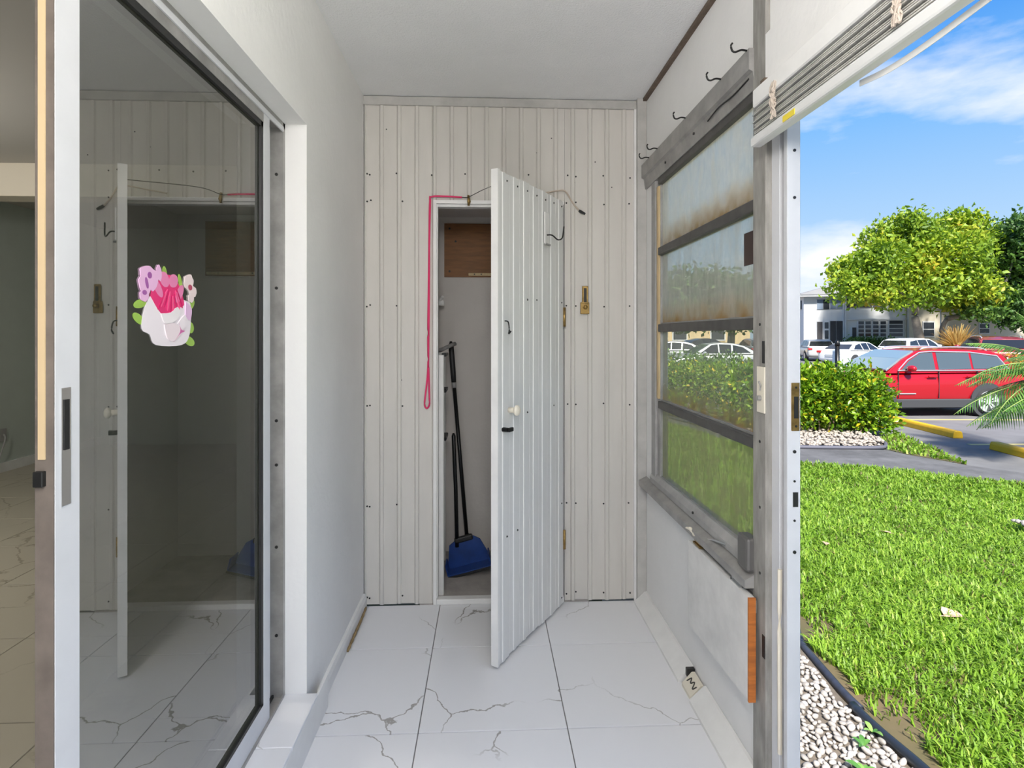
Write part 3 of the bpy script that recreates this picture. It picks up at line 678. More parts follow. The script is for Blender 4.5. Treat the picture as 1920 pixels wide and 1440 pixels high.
def fill_globe(lab, x, y, z, r, strength, col, ztop):  # unseen glowing globes added to brighten porch and room; no such fittings known
    t = thing('added_fill_globe', lab, 'lamp', (x, y, z))
    m = bpy.data.materials.new('fill_globe_glow'); m.use_nodes = True; b = m.node_tree.nodes['Principled BSDF']
    b.inputs['Base Color'].default_value = (.9, .9, .9, 1); b.inputs['Emission Color'].default_value = (*col, 1); b.inputs['Emission Strength'].default_value = strength
    bm = bmesh.new(); bmesh.ops.create_uvsphere(bm, u_segments=24, v_segments=14, radius=r, matrix=Matrix.Translation((x, y, z))); obj('globe', bm, m, t, True)
    bm = bmesh.new(); cyl(bm, (x, y, z+r*.95), (x, y, ztop), .012, n=10); cyl(bm, (x, y, ztop-.02), (x, y, ztop), .06, n=20); obj('stem', bm, M_chrome, t)
fill_globe('added globe light brightening the porch, unseen above the camera', .02, .10, 2.00, .13, 44, (1, .975, .945), ZC)
fill_globe('added globe light brightening the porch, unseen at its open end', .0, -.95, 1.90, .14, 74, (1, .975, .945), ZC)
fill_globe('added unseen globe light brightening the room inside', -3.2, 2.2, 2.05, .13, 85, (1, .96, .90), 2.42)

# ---- the room behind the sliding door
IX0, IY0, IY1, IZ = -4.15, -2.2, 6.2, .100
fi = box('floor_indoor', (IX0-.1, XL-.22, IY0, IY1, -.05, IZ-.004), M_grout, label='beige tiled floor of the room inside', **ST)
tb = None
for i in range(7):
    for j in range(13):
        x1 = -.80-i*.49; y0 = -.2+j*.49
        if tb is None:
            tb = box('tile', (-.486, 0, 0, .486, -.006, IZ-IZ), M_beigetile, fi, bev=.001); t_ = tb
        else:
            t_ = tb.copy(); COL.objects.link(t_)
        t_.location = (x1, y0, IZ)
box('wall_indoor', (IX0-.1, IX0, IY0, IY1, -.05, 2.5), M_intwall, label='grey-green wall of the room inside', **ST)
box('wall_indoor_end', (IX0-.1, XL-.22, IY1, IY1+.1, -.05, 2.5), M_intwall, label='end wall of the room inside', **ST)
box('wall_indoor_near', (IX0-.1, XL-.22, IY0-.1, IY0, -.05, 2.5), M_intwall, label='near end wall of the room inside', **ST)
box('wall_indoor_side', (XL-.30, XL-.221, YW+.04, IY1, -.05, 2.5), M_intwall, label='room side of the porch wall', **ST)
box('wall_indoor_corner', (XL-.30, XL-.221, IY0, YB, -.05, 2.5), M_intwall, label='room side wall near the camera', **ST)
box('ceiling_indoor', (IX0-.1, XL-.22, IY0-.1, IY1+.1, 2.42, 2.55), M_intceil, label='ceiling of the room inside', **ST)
box('beam_indoor', (IX0, XL-.30, 3.88, 4.05, 2.20, 2.42), M_beige, label='beige dropped beam across the room inside', **ST)
box('baseboard_indoor', (IX0, IX0+.02, IY0, IY1, IZ, IZ+.08), M_trimw, label='pale baseboard in the room inside', **ST)
ol = thing('wall_outlet', 'small wall outlet with a hanging cord in the room inside', 'outlet', (IX0+.01, 5.0, .45))
box('plate', (IX0, IX0+.012, 4.955, 5.035, .36, .47), M_grey, ol, bev=.004)
bm = bmesh.new(); tube(bm, spline([(IX0+.012, 5.0, .42), (IX0+.04, 4.98, .38), (IX0+.04, 4.92, .22), (IX0+.06, 4.86, IZ+.01)], 5), .006, 6); obj('cord', bm, M_grey, ol)

# ================================================================== outdoors
def gz(x, y):
    t = min(1, max(0, (math.hypot(x, y)-3.0)/5.0)); t = t*t*(3-2*t)
    return -.30-.22*t
gzv = np.vectorize(gz)
def inpoly(px, py, poly):
    px = np.asarray(px); py = np.asarray(py); ins = np.zeros(px.shape, bool); n = len(poly)
    for i in range(n):
        x0, y0 = poly[i]; x1, y1 = poly[(i+1) % n]
        c = ((y0 > py) != (y1 > py)) & (px < (x1-x0)*(py-y0)/((y1-y0) if y1 != y0 else 1e-9)+x0)
        ins ^= c
    return ins
def patch(name, poly, m, dz, step=.5, **p):
    """a piece of ground that follows the terrain, with a skirt so it has thickness"""
    edge = []
    for (a, b) in zip(poly, poly[1:]+poly[:1]):
        k = max(1, int(math.hypot(b[0]-a[0], b[1]-a[1])/step))
        for i in range(k): edge.append((a[0]+(b[0]-a[0])*i/k, a[1]+(b[1]-a[1])*i/k))
    xs_ = [q[0] for q in poly]; ys_ = [q[1] for q in poly]
    gx, gy = np.meshgrid(np.arange(min(xs_)+step/2, max(xs_), step), np.arange(min(ys_)+step/2, max(ys_), step)); gx = gx.ravel(); gy = gy.ravel()
    ok = inpoly(gx, gy, poly); pts = [Vector(q) for q in edge]+[Vector((x, y)) for x, y in zip(gx[ok], gy[ok])]
    ne = len(edge); r = delaunay_2d_cdt(pts, [(i, (i+1) % ne) for i in range(ne)], [list(range(ne))], 1, 1e-5)
    V = [(v.x, v.y, gz(v.x, v.y)+dz) for v in r[0]]; F = [tuple(f) for f in r[2]]
    bm = bmesh.new(); vs = [bm.verts.new(v) for v in V]
    for f in F:
        try: bm.faces.new([vs[i] for i in f])
        except ValueError: pass
    be = [e_ for e_ in bm.edges if e_.is_boundary]
    ex = bmesh.ops.extrude_edge_only(bm, edges=be)
    for v in ex['geom']:
        if isinstance(v, bmesh.types.BMVert): v.co.z -= .12
    o = obj(name, bm, m, None, **p)
    return o
M_asph = mat('asphalt', (.19, .187, .19), .9, var=.3, vscale=1.2, bump=.3, bscale=90)
M_path = mat('worn_path', (.15, .147, .15), .95, var=.45, vscale=2.5, bump=.5, bscale=60)
M_soil = mat('lawn_soil', (.07, .075, .025), 1, col2=(.15, .105, .06), vscale=1.4)
M_bed = mat('bed_soil', (.18, .15, .12), 1, var=.4, vscale=20)
PATHN = [(3.60, 11.39), (4.158, 8.423), (4.35, 7.585), (5.443, 7.019), (6.388, 6.376), (8.0, 5.2), (9.2, 3.2)]   # lawn side of the path
PATHF = [(3.9, 12.97), (4.611, 9.34), (4.936, 8.608), (6.25, 8.45), (6.45, 7.95), (6.60, 7.40), (7.6, 6.2), (9.2, 4.6)]
EDGE = [(1.58, -3), (1.575, 1.6), (1.563, 1.963), (1.541, 2.157), (1.538, 2.353), (1.579, 2.754), (1.85, 3.5), (2.157, 4.36), (1.95, 4.55), (1.2, 4.75), (.80, 4.9), (.80, 13)]
patch('ground_lot', [(1.0, -6), (80, -6), (80, 75), (-8, 75), (-8, 14), (1.0, 14)], M_asph, -.01, 3.0, kind='structure', label='grey asphalt parking lot')
lawn_poly = EDGE+[(3.2, 13), (3.60, 11.39)]+PATHN[1:]+[(9.2, -3)]
patch('ground_lawn', lawn_poly, M_soil, .012, .4, kind='structure', label='lawn soil between the porch and the path')
patch('ground_path', PATHN[::-1]+[(3.2, 12.9)]+PATHF, M_path, .006, .5, kind='structure', label='worn grey path crossing behind the lawn')
patch('ground_bed', [(.80, -3)]+EDGE[:-1], M_bed, .0, .4, kind='structure', label='pebble bed soil along the porch')
BED2 = [(4.75, 8.72), (4.94, 8.62), (6.083, 8.52), (6.40, 8.71), (6.6, 9.1), (6.75, 9.6), (7.3, 10.3), (6.6, 10.9), (5.4, 11.6), (4.3, 12.6), (4.1, 12.3), (4.62, 9.4)]
patch('ground_bed_far', BED2, M_bed, .02, .4, kind='structure', label='hedge bed soil')
STRIP = [(6.25, 8.47), (6.45, 8.66), (6.84, 9.44), (7.423, 9.831), (7.2, 9.1), (7.035, 8.512), (6.623, 7.44), (6.29, 8.112)]
patch('ground_strip', STRIP, M_soil, .015, .4, kind='structure', label='narrow grass wedge between path and lot')
box('ground_far', (-150, 150, -150, 150, -2.0, -.62), M_soil, label='ground beyond the lot', **ST)

# parking lines
def line(name, a, b, w, lab):
    a = Vector(a); b = Vector(b); d = (b-a).normalized(); n_ = Vector((-d.y, d.x))*w/2
    pol = [a+n_, b+n_, b-n_, a-n_]
    o = obj(name, prism(bmesh.new(), [(q.x, q.y) for q in pol], 'z', -.531, -.526), mat('line_paint', (.5, .42, .18), .8)); tag(o, lab, 'road marking', 'painted parking lines'); return o
line('parking_line', (8.45, 11.62), (13.2, 11.3), .10, 'pale yellow parking line beyond the first wheel stop')
line('parking_line', (7.95, 8.88), (13.0, 8.75), .10, 'pale yellow parking line by the near wheel stop at right')
# wheel stops
M_yel = mat('yellow_stop_paint', (.72, .42, .01), .6, var=.15, vscale=9)
def stop(a, b, lab):
    a = Vector((*a, -.53)); b = Vector((*b, -.53)); L = (b-a).length; ang = math.atan2(b.y-a.y, b.x-a.x)
    bm = bmesh.new(); prism(bm, [(-.085, 0), (.085, 0), (.075, .09), (.055, .125), (-.055, .125), (-.075, .09)], 'x', 0, L)
    bmesh.ops.bevel(bm, geom=bm.edges[:], offset=.008, segments=1, affect='EDGES')
    o = obj('wheel_stop', bm, M_yel); o.location = a; o.rotation_euler = (0, 0, ang); tag(o, lab, 'wheel stop', 'yellow parking wheel stops')
stop((8.43, 11.34), (8.24, 9.42), 'long yellow concrete wheel stop in front of the red car')
stop((8.03, 8.50), (7.80, 6.70), 'nearer yellow wheel stop cut by the right edge')

# ------------------------------------------------------------------ leaves, grass
def leaf_cloud(P, D, size, rnd, aspect=.5, droop=.0, fold=.25):
    """P (n,3) centres, D (n,3) leaf directions; each leaf is a folded diamond of two quads' worth of triangles"""
    n = len(P); D = D/np.linalg.norm(D, axis=1, keepdims=True)
    R_ = np.random.normal(size=(n, 3)); S_ = np.cross(D, R_); S_ /= np.linalg.norm(S_, axis=1, keepdims=True)
    U = np.cross(S_, D)
    s = (size*np.random.uniform(.65, 1.3, n))[:, None]
    base = P-D*s*.5; tip = P+D*s*.5-U*s*droop; l = P+S_*s*aspect*.5+U*s*fold*aspect; r = P-S_*s*aspect*.5+U*s*fold*aspect
    V = np.stack([base, l, tip, r], 1).reshape(-1, 3)
    i = np.arange(n)*4; F = np.concatenate([np.stack([i, i+1, i+2], 1), np.stack([i, i+2, i+3], 1)])
    return V, F, np.repeat(rnd, 4)
def blob_points(blobs, n, shell=.55):
    w = np.array([b[3]*b[4]*b[5] for b in blobs])**(2/3); w /= w.sum()
    k = np.random.choice(len(blobs), n, p=w); B = np.array(blobs)[k]
    d = np.random.normal(size=(n, 3)); d /= np.linalg.norm(d, axis=1, keepdims=True)
    rr = shell+(1-shell)*np.random.rand(n)**.5
    P = B[:, :3]+d*B[:, 3:6]*rr[:, None]
    return P, d
def grass_field(name, poly, density, h, w, m, label, bare=None, ramp=None):
    xs_ = [p[0] for p in poly]; ys_ = [p[1] for p in poly]; A = (max(xs_)-min(xs_))*(max(ys_)-min(ys_)); n = int(A*density)
    x = np.random.uniform(min(xs_), max(xs_), n); y = np.random.uniform(min(ys_), max(ys_), n)
    ok = inpoly(x, y, poly); d = np.hypot(x, y); ok &= (np.random.rand(n) < np.clip((3.6/np.maximum(d, .1))**1.25, .12, 1))
    if bare is not None: ok &= ~bare(x, y)
    x, y = x[ok], y[ok]; d = d[ok]; n = len(x); z = gzv(x, y)+.008
    clump = .5+.5*np.sin(x*5.1+1.3*np.sin(y*3.7))*np.sin(y*4.3+x*1.9)
    a = np.random.rand(n)*2*PI; lean = np.random.uniform(.25, 1.15, n); hh = h*np.random.uniform(.55, 1.3, n)*(.75+.4*clump)*np.clip(.85+.06*d, .9, 1.35); ww = w*np.random.uniform(.7, 1.3, n)*np.clip(.6+.17*d, .9, 2.2)
    dx, dy = np.cos(a), np.sin(a); sx, sy = -dy*ww/2, dx*ww/2
    b0 = np.stack([x-sx, y-sy, z], 1); b1 = np.stack([x+sx, y+sy, z], 1)
    mx_ = hh*.35*lean; mz = hh*.62
    m0 = np.stack([x-sx*.9+dx*mx_, y-sy*.9+dy*mx_, z+mz], 1); m1 = np.stack([x+sx*.9+dx*mx_, y+sy*.9+dy*mx_, z+mz], 1)
    tx = hh*.95*lean; tz = hh*(1.05-.35*lean)
    tp = np.stack([x+dx*tx, y+dy*tx, z+tz], 1)
    V = np.stack([b0, b1, m1, m0, tp], 1).reshape(-1, 3); i = np.arange(n)*5
    F = np.concatenate([np.stack([i, i+1, i+2], 1), np.stack([i, i+2, i+3], 1), np.stack([i+3, i+2, i+4], 1)])
    rnd = np.clip(.5+.23*np.random.normal(size=n)+.22*(clump-.5), 0, 1)
    me = np_mesh(name, V, F, np.repeat(rnd, 5)); o = obj(name, me, m); o['kind'] = 'stuff'; o['label'] = label; o['category'] = 'grass'; return o
M_grass = leafmat('grass_blade', [(0, (.20, .16, .06)), (.08, (.14, .24, .02)), (.45, (.22, .40, .03)), (.75, (.31, .50, .045)), (1, (.46, .58, .10))], .45, .5)
def bare(x, y):   # thin, bare earth along the edging
    ex = np.interp(y, [p[1] for p in EDGE], [p[0] for p in EDGE]); dd = x-ex
    return (dd < .04+.05*np.sin(y*7)**2) | ((dd < .22) & (np.sin(y*9.0+.6) > .35) & (np.random.rand(len(x)) < .8))
grass_field('lawn_grass', lawn_poly, 8200, .058, .0075, M_grass, 'thick bright green lawn grass outside the doorway', bare)
grass_field('grass_wedge', STRIP, 2500, .06, .011, M_grass, 'narrow wedge of grass between the path and the parking lot')

# fallen leaves
M_dry = mat('dry_leaf', (.66, .45, .32), .8, var=.3, vscale=30)
def dry_leaf(x, y, s, rz, lab):
    bm = bmesh.new(); z0 = gz(x, y)+.055
    prof = [(-.5, .0), (-.3, .22), (0, .33), (.25, .24), (.5, .0)]
    rows = []
    for u, w_ in prof:
        rows.append([bm.verts.new((u*s, v*w_*s, .35*s*abs(v)*w_+.12*s*u*u+.02*s*math.sin(u*9+v*3))) for v in (-1, -.5, 0, .5, 1)])
    for a, b in zip(rows, rows[1:]):
        for k in range(4):
            try: bm.faces.new((a[k], a[k+1], b[k+1], b[k]))
            except ValueError: pass
    bmesh.ops.remove_doubles(bm, verts=bm.verts[:], dist=.0005)
    bmesh.ops.solidify(bm, geom=bm.faces[:], thickness=.0012)
    tube(bm, [(-.5*s, 0, .03*s), (-.62*s, .02*s, .05*s), (-.75*s, .06*s, .04*s)], .0018, 5)
    o = obj('fallen_leaf', bm, M_dry); o.location = (x, y, z0); o.rotation_euler = (.15, .1, rz); tag(o, lab, 'leaf', 'dry leaves on the lawn')
dry_leaf(2.55, 2.964, .15, .5, 'large curled tan leaf lying on the lawn')
dry_leaf(3.30, 4.49, .09, 2.0, 'small dry tan leaf further up the lawn')
dry_leaf(2.583, 4.154, .08, 1.1, 'small brownish leaf on the lawn beside the door jamb')

# black garden edging pipe and pebbles
def edge_x(y): return float(np.interp(y, [p[1] for p in EDGE], [p[0] for p in EDGE]))
bm = bmesh.new(); pts = [(edge_x(y)-.005, y, gz(edge_x(y), y)+.022+.006*math.sin(y*5)) for y in np.arange(-1, 2.30, .08)]
tube(bm, spline(pts, 2), .021, 10)
tag(obj('edging_pipe', bm, mat('edging_black', (.018, .022, .03), .35), None, True), 'black plastic edging pipe with a cut end beside the pebbles', 'edging')
bm = bmesh.new(); pts = [(edge_x(y)+.015, y, gz(edge_x(y), y)+.012+.006*math.sin(y*4)) for y in np.arange(2.26, 4.36, .06)]
tube(bm, spline(pts, 2), .018, 8)
tag(obj('edging_pipe', bm, mat('edging_blue', (.045, .05, .075), .5, var=.5, vscale=18), None, True), 'faded edging pipe half buried between pebbles and lawn', 'edging')
M_peb = mat('white_pebble', (.42, .385, .355), .7, var=.12, vscale=25, objrand=.22)
pebm = []
for k in range(7):
    bm = bmesh.new(); bmesh.ops.create_icosphere(bm, subdivisions=2, radius=1)
    sx, sy, sz = random.uniform(.85, 1.25), random.uniform(.6, .9), random.uniform(.45, .7)
    for v in bm.verts:
        q = v.co.copy(); f_ = 1+.12*math.sin(q.x*2.3+k)+.1*math.sin(q.y*3.1+k*2)+.06*math.sin(q.z*4+k)
        v.co = Vector((q.x*sx, q.y*sy, q.z*sz))*f_
    me = bpy.data.meshes.new('pebble'); bm.to_mesh(me); bm.free(); me.materials.append(M_peb); me.polygons.foreach_set('use_smooth', [True]*len(me.polygons)); pebm.append(me)
# poisson-ish scatter: nearest ones in view are things, the others one object
cand = []; grid = {}
def try_peb(x, y, r):
    c_ = (int(x/.04), int(y/.04))
    for i in (-1, 0, 1):
        for j in (-1, 0, 1):
            for (a, b, q) in grid.get((c_[0]+i, c_[1]+j), ()):
                if (a-x)**2+(b-y)**2 < ((q+r)*.78)**2: return False
    grid.setdefault(c_, []).append((x, y, r)); cand.append((x, y, r)); return True
rg = random.Random(3)
for _ in range(60000):
    y = rg.uniform(1.2, 5.2); x = rg.uniform(.88, 2.3)
    if x > edge_x(y)-.03: continue
    try_peb(x, y, rg.uniform(.009, .018))
CT, STH = math.cos(math.atan(48/FPX)), math.sin(math.atan(48/FPX))
def in_view(x, y, z):
    xc = x*CT-y*STH; zc = x*STH+y*CT
    if zc < .1: return False
    px = 960+FPX*xc/zc; py = 629-FPX*(z-1.27)/zc
    return 1500 < px < 1925 and py < 1455
vis = [c_ for c_ in cand if in_view(c_[0], c_[1], gz(c_[0], c_[1]))]
vis.sort(key=lambda c_: math.hypot(c_[0], c_[1])/c_[2]); vis = vis[:300]; vs_ = set(vis)
for i, (x, y, r) in enumerate(vis):
    o = bpy.data.objects.new('pebble', pebm[i % 7]); COL.objects.link(o); o.location = (x, y, gz(x, y)+r*.45+rg.uniform(0, .008)); o.scale = (r, r, r); o.rotation_euler = (rg.uniform(-.5, .5), rg.uniform(-.5, .5), rg.uniform(0, 6.28))
    tag(o, 'smooth white pebble in the bed beside the black edging', 'pebble', 'white pebbles beside the porch')
def pebble_mesh(name, pts, m, label):
    bm = bmesh.new(); bmesh.ops.create_icosphere(bm, subdivisions=1, radius=1); base = np.array([v.co for v in bm.verts]); F0 = np.array([[v.index for v in f.verts] for f in bm.faces]); bm.free()
    Vs, Fs = [], []
    for i, (x, y, z, r) in enumerate(pts):
        a = rg.uniform(0, 6.28); B = base*np.array([1.1, .8, .6])*r*(1+.15*np.sin(base[:, :1]*3+i)); ca, sa = math.cos(a), math.sin(a)
        B = B@np.array([[ca, sa, 0], [-sa, ca, 0], [0, 0, 1]]); Vs.append(B+np.array([x, y, z])); Fs.append(F0+i*len(base))
    me = np_mesh(name, np.concatenate(Vs), np.concatenate(Fs)); o = obj(name, me, m, None, True); o['kind'] = 'stuff'; o['label'] = label; o['category'] = 'pebbles'
pebble_mesh('pebble_bed', [(x, y, gz(x, y)+r*.35, r) for (x, y, r) in cand if (x, y, r) not in vs_]+[(rg.uniform(.9, 1.54), rg.uniform(-1, 1.2), -.288, .018) for _ in range(500)], mat('white_pebbles', (.40, .365, .335), .7, var=.25, vscale=14), 'loose white pebbles filling the bed along the porch')
pts = []
while len(pts) < 2600:
    x = rg.uniform(4.1, 7.2); y = rg.uniform(8.4, 12.3)
    if inpoly([x], [y], BED2)[0]: pts.append((x, y, gz(x, y)+.03+.05*rg.random(), rg.uniform(.02, .04)))
pebble_mesh('gravel_bed', pts, mat('pale_gravel', (.46, .40, .345), .8, var=.3, vscale=8), 'pale pink-white gravel under the hedge')
bm = bmesh.new(); tube(bm, spline([(x, y, gz(x, y)+.03) for x, y in ((3.7, 12.9), (4.5, 9.6), (4.75, 8.72), (4.94, 8.62), (6.083, 8.51), (6.40, 8.70), (6.58, 9.05), (6.70, 9.5))], 5), .03, 7)
tag(obj('edging_pipe', bm, mat('edging_far', (.10, .10, .13), .6), None, True), 'dark edging pipe around the gravel under the hedge', 'edging')
# stones by the lawn at the right edge
pts = [(4.62+rg.uniform(0, .35), 4.62+rg.uniform(-.25, .12), -.36, rg.uniform(.025, .04)) for _ in range(60)]
pebble_mesh('stone_ring', pts, mat('white_pebbles', (1, 1, 1)), 'patch of white stones at the right edge of the lawn')

# small weeds among the pebbles
M_weed = leafmat('weed_leaf', [(0, (.06, .20, .04)), (.6, (.16, .36, .07)), (1, (.3, .5, .12))], .3, .4)
def weed(x, y, s, n, lab):
    t = thing('weed', lab, 'weed', (x, y, gz(x, y)), 'weeds in the pebble bed')
    for i in range(n):
        a = 2*PI*i/n+rg.uniform(-.3, .3); L = s*rg.uniform(.6, 1.2); dx, dy = math.cos(a), math.sin(a); z0 = gz(x, y)+.02
        rows = []; V = []; F = []
        for k in range(6):
            u = k/5; w_ = .18*L*math.sin(PI*min(1, u*.9+.1))**.8*(1 if k < 5 else .05); c_ = (x+dx*L*u*.8, y+dy*L*u*.8, z0+L*(.75*u-.45*u*u))
            V += [(c_[0]-dy*w_, c_[1]+dx*w_, c_[2]+w_*.3), (c_[0], c_[1], c_[2]), (c_[0]+dy*w_, c_[1]-dx*w_, c_[2]+w_*.3)]
            if k: b = (k-1)*3; F += [(b, b+1, b+4, b+3), (b+1, b+2, b+5, b+4)]
        obj('leaf', np_mesh('leaf', V, F, [rg.random()]*len(V)), M_weed, t, True)
weed(1.335, 1.92, .065, 7, 'leafy green weed in the pebbles by the door jamb')
weed(1.42, 2.05, .055, 5, 'tiny weed sprout among the white pebbles')
weed(1.505, 2.12, .05, 4, 'bent weed seedling touching the black edging')

# ------------------------------------------------------------------ hedge, bushes
M_hedge = leafmat('hedge_leaf', [(0, (.06, .14, .01)), (.35, (.14, .29, .012)), (.7, (.24, .40, .018)), (.93, (.42, .56, .04)), (.975, (.80, .55, .02)), (1, (.85, .6, .03))], .35, .35)
M_twig = mat('twig', (.28, .20, .14), .9, var=.3, vscale=20)
def bush(name, lab, blobs, n, size, m, stems, cat='bush', core=True, group=None, shell=.62, updir=.5):
    cx = sum(b[0] for b in blobs)/len(blobs); cy = sum(b[1] for b in blobs)/len(blobs)
    t = thing(name, lab, cat, (cx, cy, gz(cx, cy)), group)
    P, d = blob_points(blobs, n, shell)
    P += np.random.normal(size=P.shape)*size*.6
    ok = P[:, 2] > gz(cx, cy)+.06; P, d = P[ok], d[ok]
    D = d+np.random.normal(size=d.shape)*.6; D[:, 2] += updir*np.random.rand(len(D))
    V, F, R_ = leaf_cloud(P, D, size, np.random.rand(len(P)), .55)
    obj('foliage', np_mesh('foliage', V, F, R_), m, t)['kind'] = 'stuff'
    bm = bmesh.new(); z0 = gz(cx, cy)
    for (x, y, tx, ty, tz, r) in stems: tube(bm, spline([(x, y, z0), ((x*2+tx)/3+.03, (y*2+ty)/3, z0+(tz-z0)*.4), (tx, ty, tz)], 4), [r*(1-.06*i) for i in range(9)], 6)
    obj('stems', bm, M_twig, t, True)['kind'] = 'stuff'
    return t
bl = []
for i in range(22):
    u = (i+.5)/22; x = 4.75+u*2.35; y = 10.35-.45*u+rg.uniform(-.15, .15)
    for zz, rr in ((.42, .38), (.15, .46), (-.12, .42)):
        k = 1-.35*max(0, u-.8)/.2
        bl.append((x+rg.uniform(-.1, .1), y, zz-(.14 if u > .86 else 0), rr*k, rr*.95, .34))
st = [(4.9+i*.14, 10.05-.02*i, 4.85+i*.15+rg.uniform(-.2, .2), 10.0+rg.uniform(-.3, .2), .2, .02) for i in range(15)]
bush('hedge_bush', 'bright green rounded hedge bush with a few yellow leaves by the path', bl, 19000, .10, M_hedge, st, 'hedge')
bl = []
for i in range(22):
    u = (i+.5)/22; x = 3.95+u*1.15; y = 12.3-1.25*u
    for zz in (.42, .1, -.2): bl.append((x, y+.3, zz, .34, .34, .3))
bush('hedge_bush', 'long clipped green hedge seen through the grimy window', bl, 7000, .075, M_hedge, [(4+i*.15, 12.3-.15*i, 4+i*.15, 12.3-.15*i, .2, .02) for i in range(7)], 'hedge')
bl = [(6.0+rg.uniform(-.9, .9), 15.6+rg.uniform(-.4, .4), rg.uniform(-.1, .62), .5, .45, .4) for _ in range(16)]
M_dkleaf = leafmat('dark_shrub_leaf', [(0, (.04, .10, .02)), (.6, (.10, .22, .04)), (1, (.2, .34, .07))], .3, .5)
bush('round_shrub', 'dark green shrub behind the hedge in the window view', bl, 4000, .10, M_dkleaf, [(6+i*.1, 15.6, 6+i*.2, 15.6, .2, .03) for i in range(4)], 'shrub')
# orange croton at right and dry ornamental grass before the building
M_croton = leafmat('croton_leaf', [(0, (.22, .25, .03)), (.4, (.55, .28, .03)), (.8, (.70, .22, .03)), (1, (.75, .42, .05))], .3, .5)
bush('croton_shrub', 'orange-leaved shrub behind the palm fronds', [(14.1+rg.uniform(-.5, .7), 14.1+rg.uniform(-.3, .3), rg.uniform(-.2, .5), .35, .35, .3) for _ in range(10)], 2200, .13, M_croton, [(14.1, 14.1, 14.2, 14.1, .2, .04)], 'shrub')
M_strawleaf = leafmat('straw_frond', [(0, (.35, .20, .06)), (.5, (.60, .38, .12)), (1, (.72, .55, .22))], .3, .7)
t = thing('dry_ornamental_grass', 'tan dry palm clump in front of the far building', 'shrub', (30.75, 35.23, -.52))
V = []; F = []; R_ = []
for i in range(420):
    a = rg.uniform(0, 2*PI); el = rg.uniform(.1, 1.35); L = rg.uniform(1.2, 2.6); b = len(V); w_ = .07
    dx, dy = math.cos(a)*math.cos(el), math.sin(a)*math.cos(el); q = rg.random(); nx, ny = -math.sin(a)*w_, math.cos(a)*w_
    for u in (0, .5, 1):
        c_ = (30.75+dx*L*u, 35.23+dy*L*u, -.3+.5+L*(math.sin(el)*u-.25*u*u)); ww_ = 1.2-u
        V += [(c_[0]-nx*ww_, c_[1]-ny*ww_, c_[2]), (c_[0]+nx*ww_, c_[1]+ny*ww_, c_[2])]; R_ += [q, q]
    F += [(b, b+1, b+3, b+2), (b+2, b+3, b+5, b+4)]
obj('fronds', np_mesh('fronds', V, F, R_), M_strawleaf, t)['kind'] = 'stuff'
bm = bmesh.new(); cyl(bm, (30.75, 35.23, -.55), (30.75, 35.23, .4), .25, .18, 10); obj('trunk', bm, M_twig, t)

# ------------------------------------------------------------------ palm at the right edge
M_frond = leafmat('palm_leaflet', [(0, (.05, .13, .03)), (.4, (.12, .28, .05)), (.8, (.28, .45, .10)), (1, (.62, .48, .28))], .3, .4)
pm = thing('palm', 'small palm with arching green fronds at the right edge', 'palm', (8.40, 7.50, -.50))
bm = bmesh.new(); tube(bm, [(8.40, 7.50, -.54), (8.39, 7.51, .1), (8.40, 7.50, .62)], [.13, .11, .10], 10); obj('trunk', bm, M_twig, pm, True)
def frond(az, el, L, bend, nl, ll, q, w_=.02):
    base = Vector((8.40, 7.50, .60)); pts = []; d = Vector((math.cos(az)*math.cos(el), math.sin(az)*math.cos(el), math.sin(el))); p = base.copy(); stp = L/16
    for i in range(17):
        pts.append(p.copy()); d = (d+Vector((0, 0, -bend*stp))).normalized(); p = p+d*stp
    bm = bmesh.new(); tube(bm, pts, [.012*(1-i/18)+.003 for i in range(17)], 5); rb = obj('frond', bm, M_twig if q > .9 else mat('frond_stem', (.25, .33, .08), .6), pm, True)
    V, F, R_ = [], [], []
    for i in range(nl):
        u = .12+.86*i/nl; k = u*16; a = int(k); c_ = pts[a].lerp(pts[min(16, a+1)], k-a); t_ = (pts[min(16, a+1)]-pts[max(0, a-1)]).normalized()
        side = t_.cross(Vector((0, 0, 1))).normalized()
        for s_ in (-1, 1):
            dr = (side*s_*.8+t_*.55+Vector((0, 0, .12))).normalized(); l_ = ll*math.sin(PI*min(.97, u*.85+.15))*rg.uniform(.85, 1.1); b = len(V); wv = t_*w_*.5
            for v in (0, .5, 1):
                e_ = c_+dr*l_*v+Vector((0, 0, -.55*l_*v*v)); ww_ = (.7, 1, .05)[int(v*2)]
                V += [e_-wv*ww_, e_+wv*ww_]; R_ += [min(1, max(0, q+rg.uniform(-.2, .2)))]*2
            F += [(b, b+1, b+3, b+2), (b+2, b+3, b+5, b+4)]
    obj('leaflets', np_mesh('leaflets', V, F, R_), M_frond, rb)['kind'] = 'stuff'
for az, el, L, bend, q in ((2.9, .20, 1.75, .55, .25), (2.75, .55, 1.6, .75, .5), (3.5, .35, 1.5, .9, .6), (2.3, .85, 1.5, .7, .5), (3.9, .8, 1.5, .8, .4), (1.4, .7, 1.6, .7, .5), (.3, .6, 1.6, .8, .5), (5.2, .6, 1.6, .8, .45), (3.1, 1.15, 1.4, .6, .6), (2.95, -.12, 1.65, .35, .15), (2.6, .3, 1.3, .8, .95), (3.3, .02, 1.5, .35, .2), (2.85, .75, 1.5, 1.0, .35), (3.15, .5, 1.7, 1.1, .45), (2.7, .1, 1.5, .9, .3), (3.0, -.35, 1.5, .15, .12), (3.35, .8, 1.3, 1.0, .55), (2.5, .6, 1.4, 1.0, .5), (2.8, 1.1, 1.3, .5, .6), (3.3, 1.0, 1.3, .5, .5), (2.2, 1.2, 1.4, .4, .6)):
    frond(az, el, L, bend, 38, .40, q, .020)

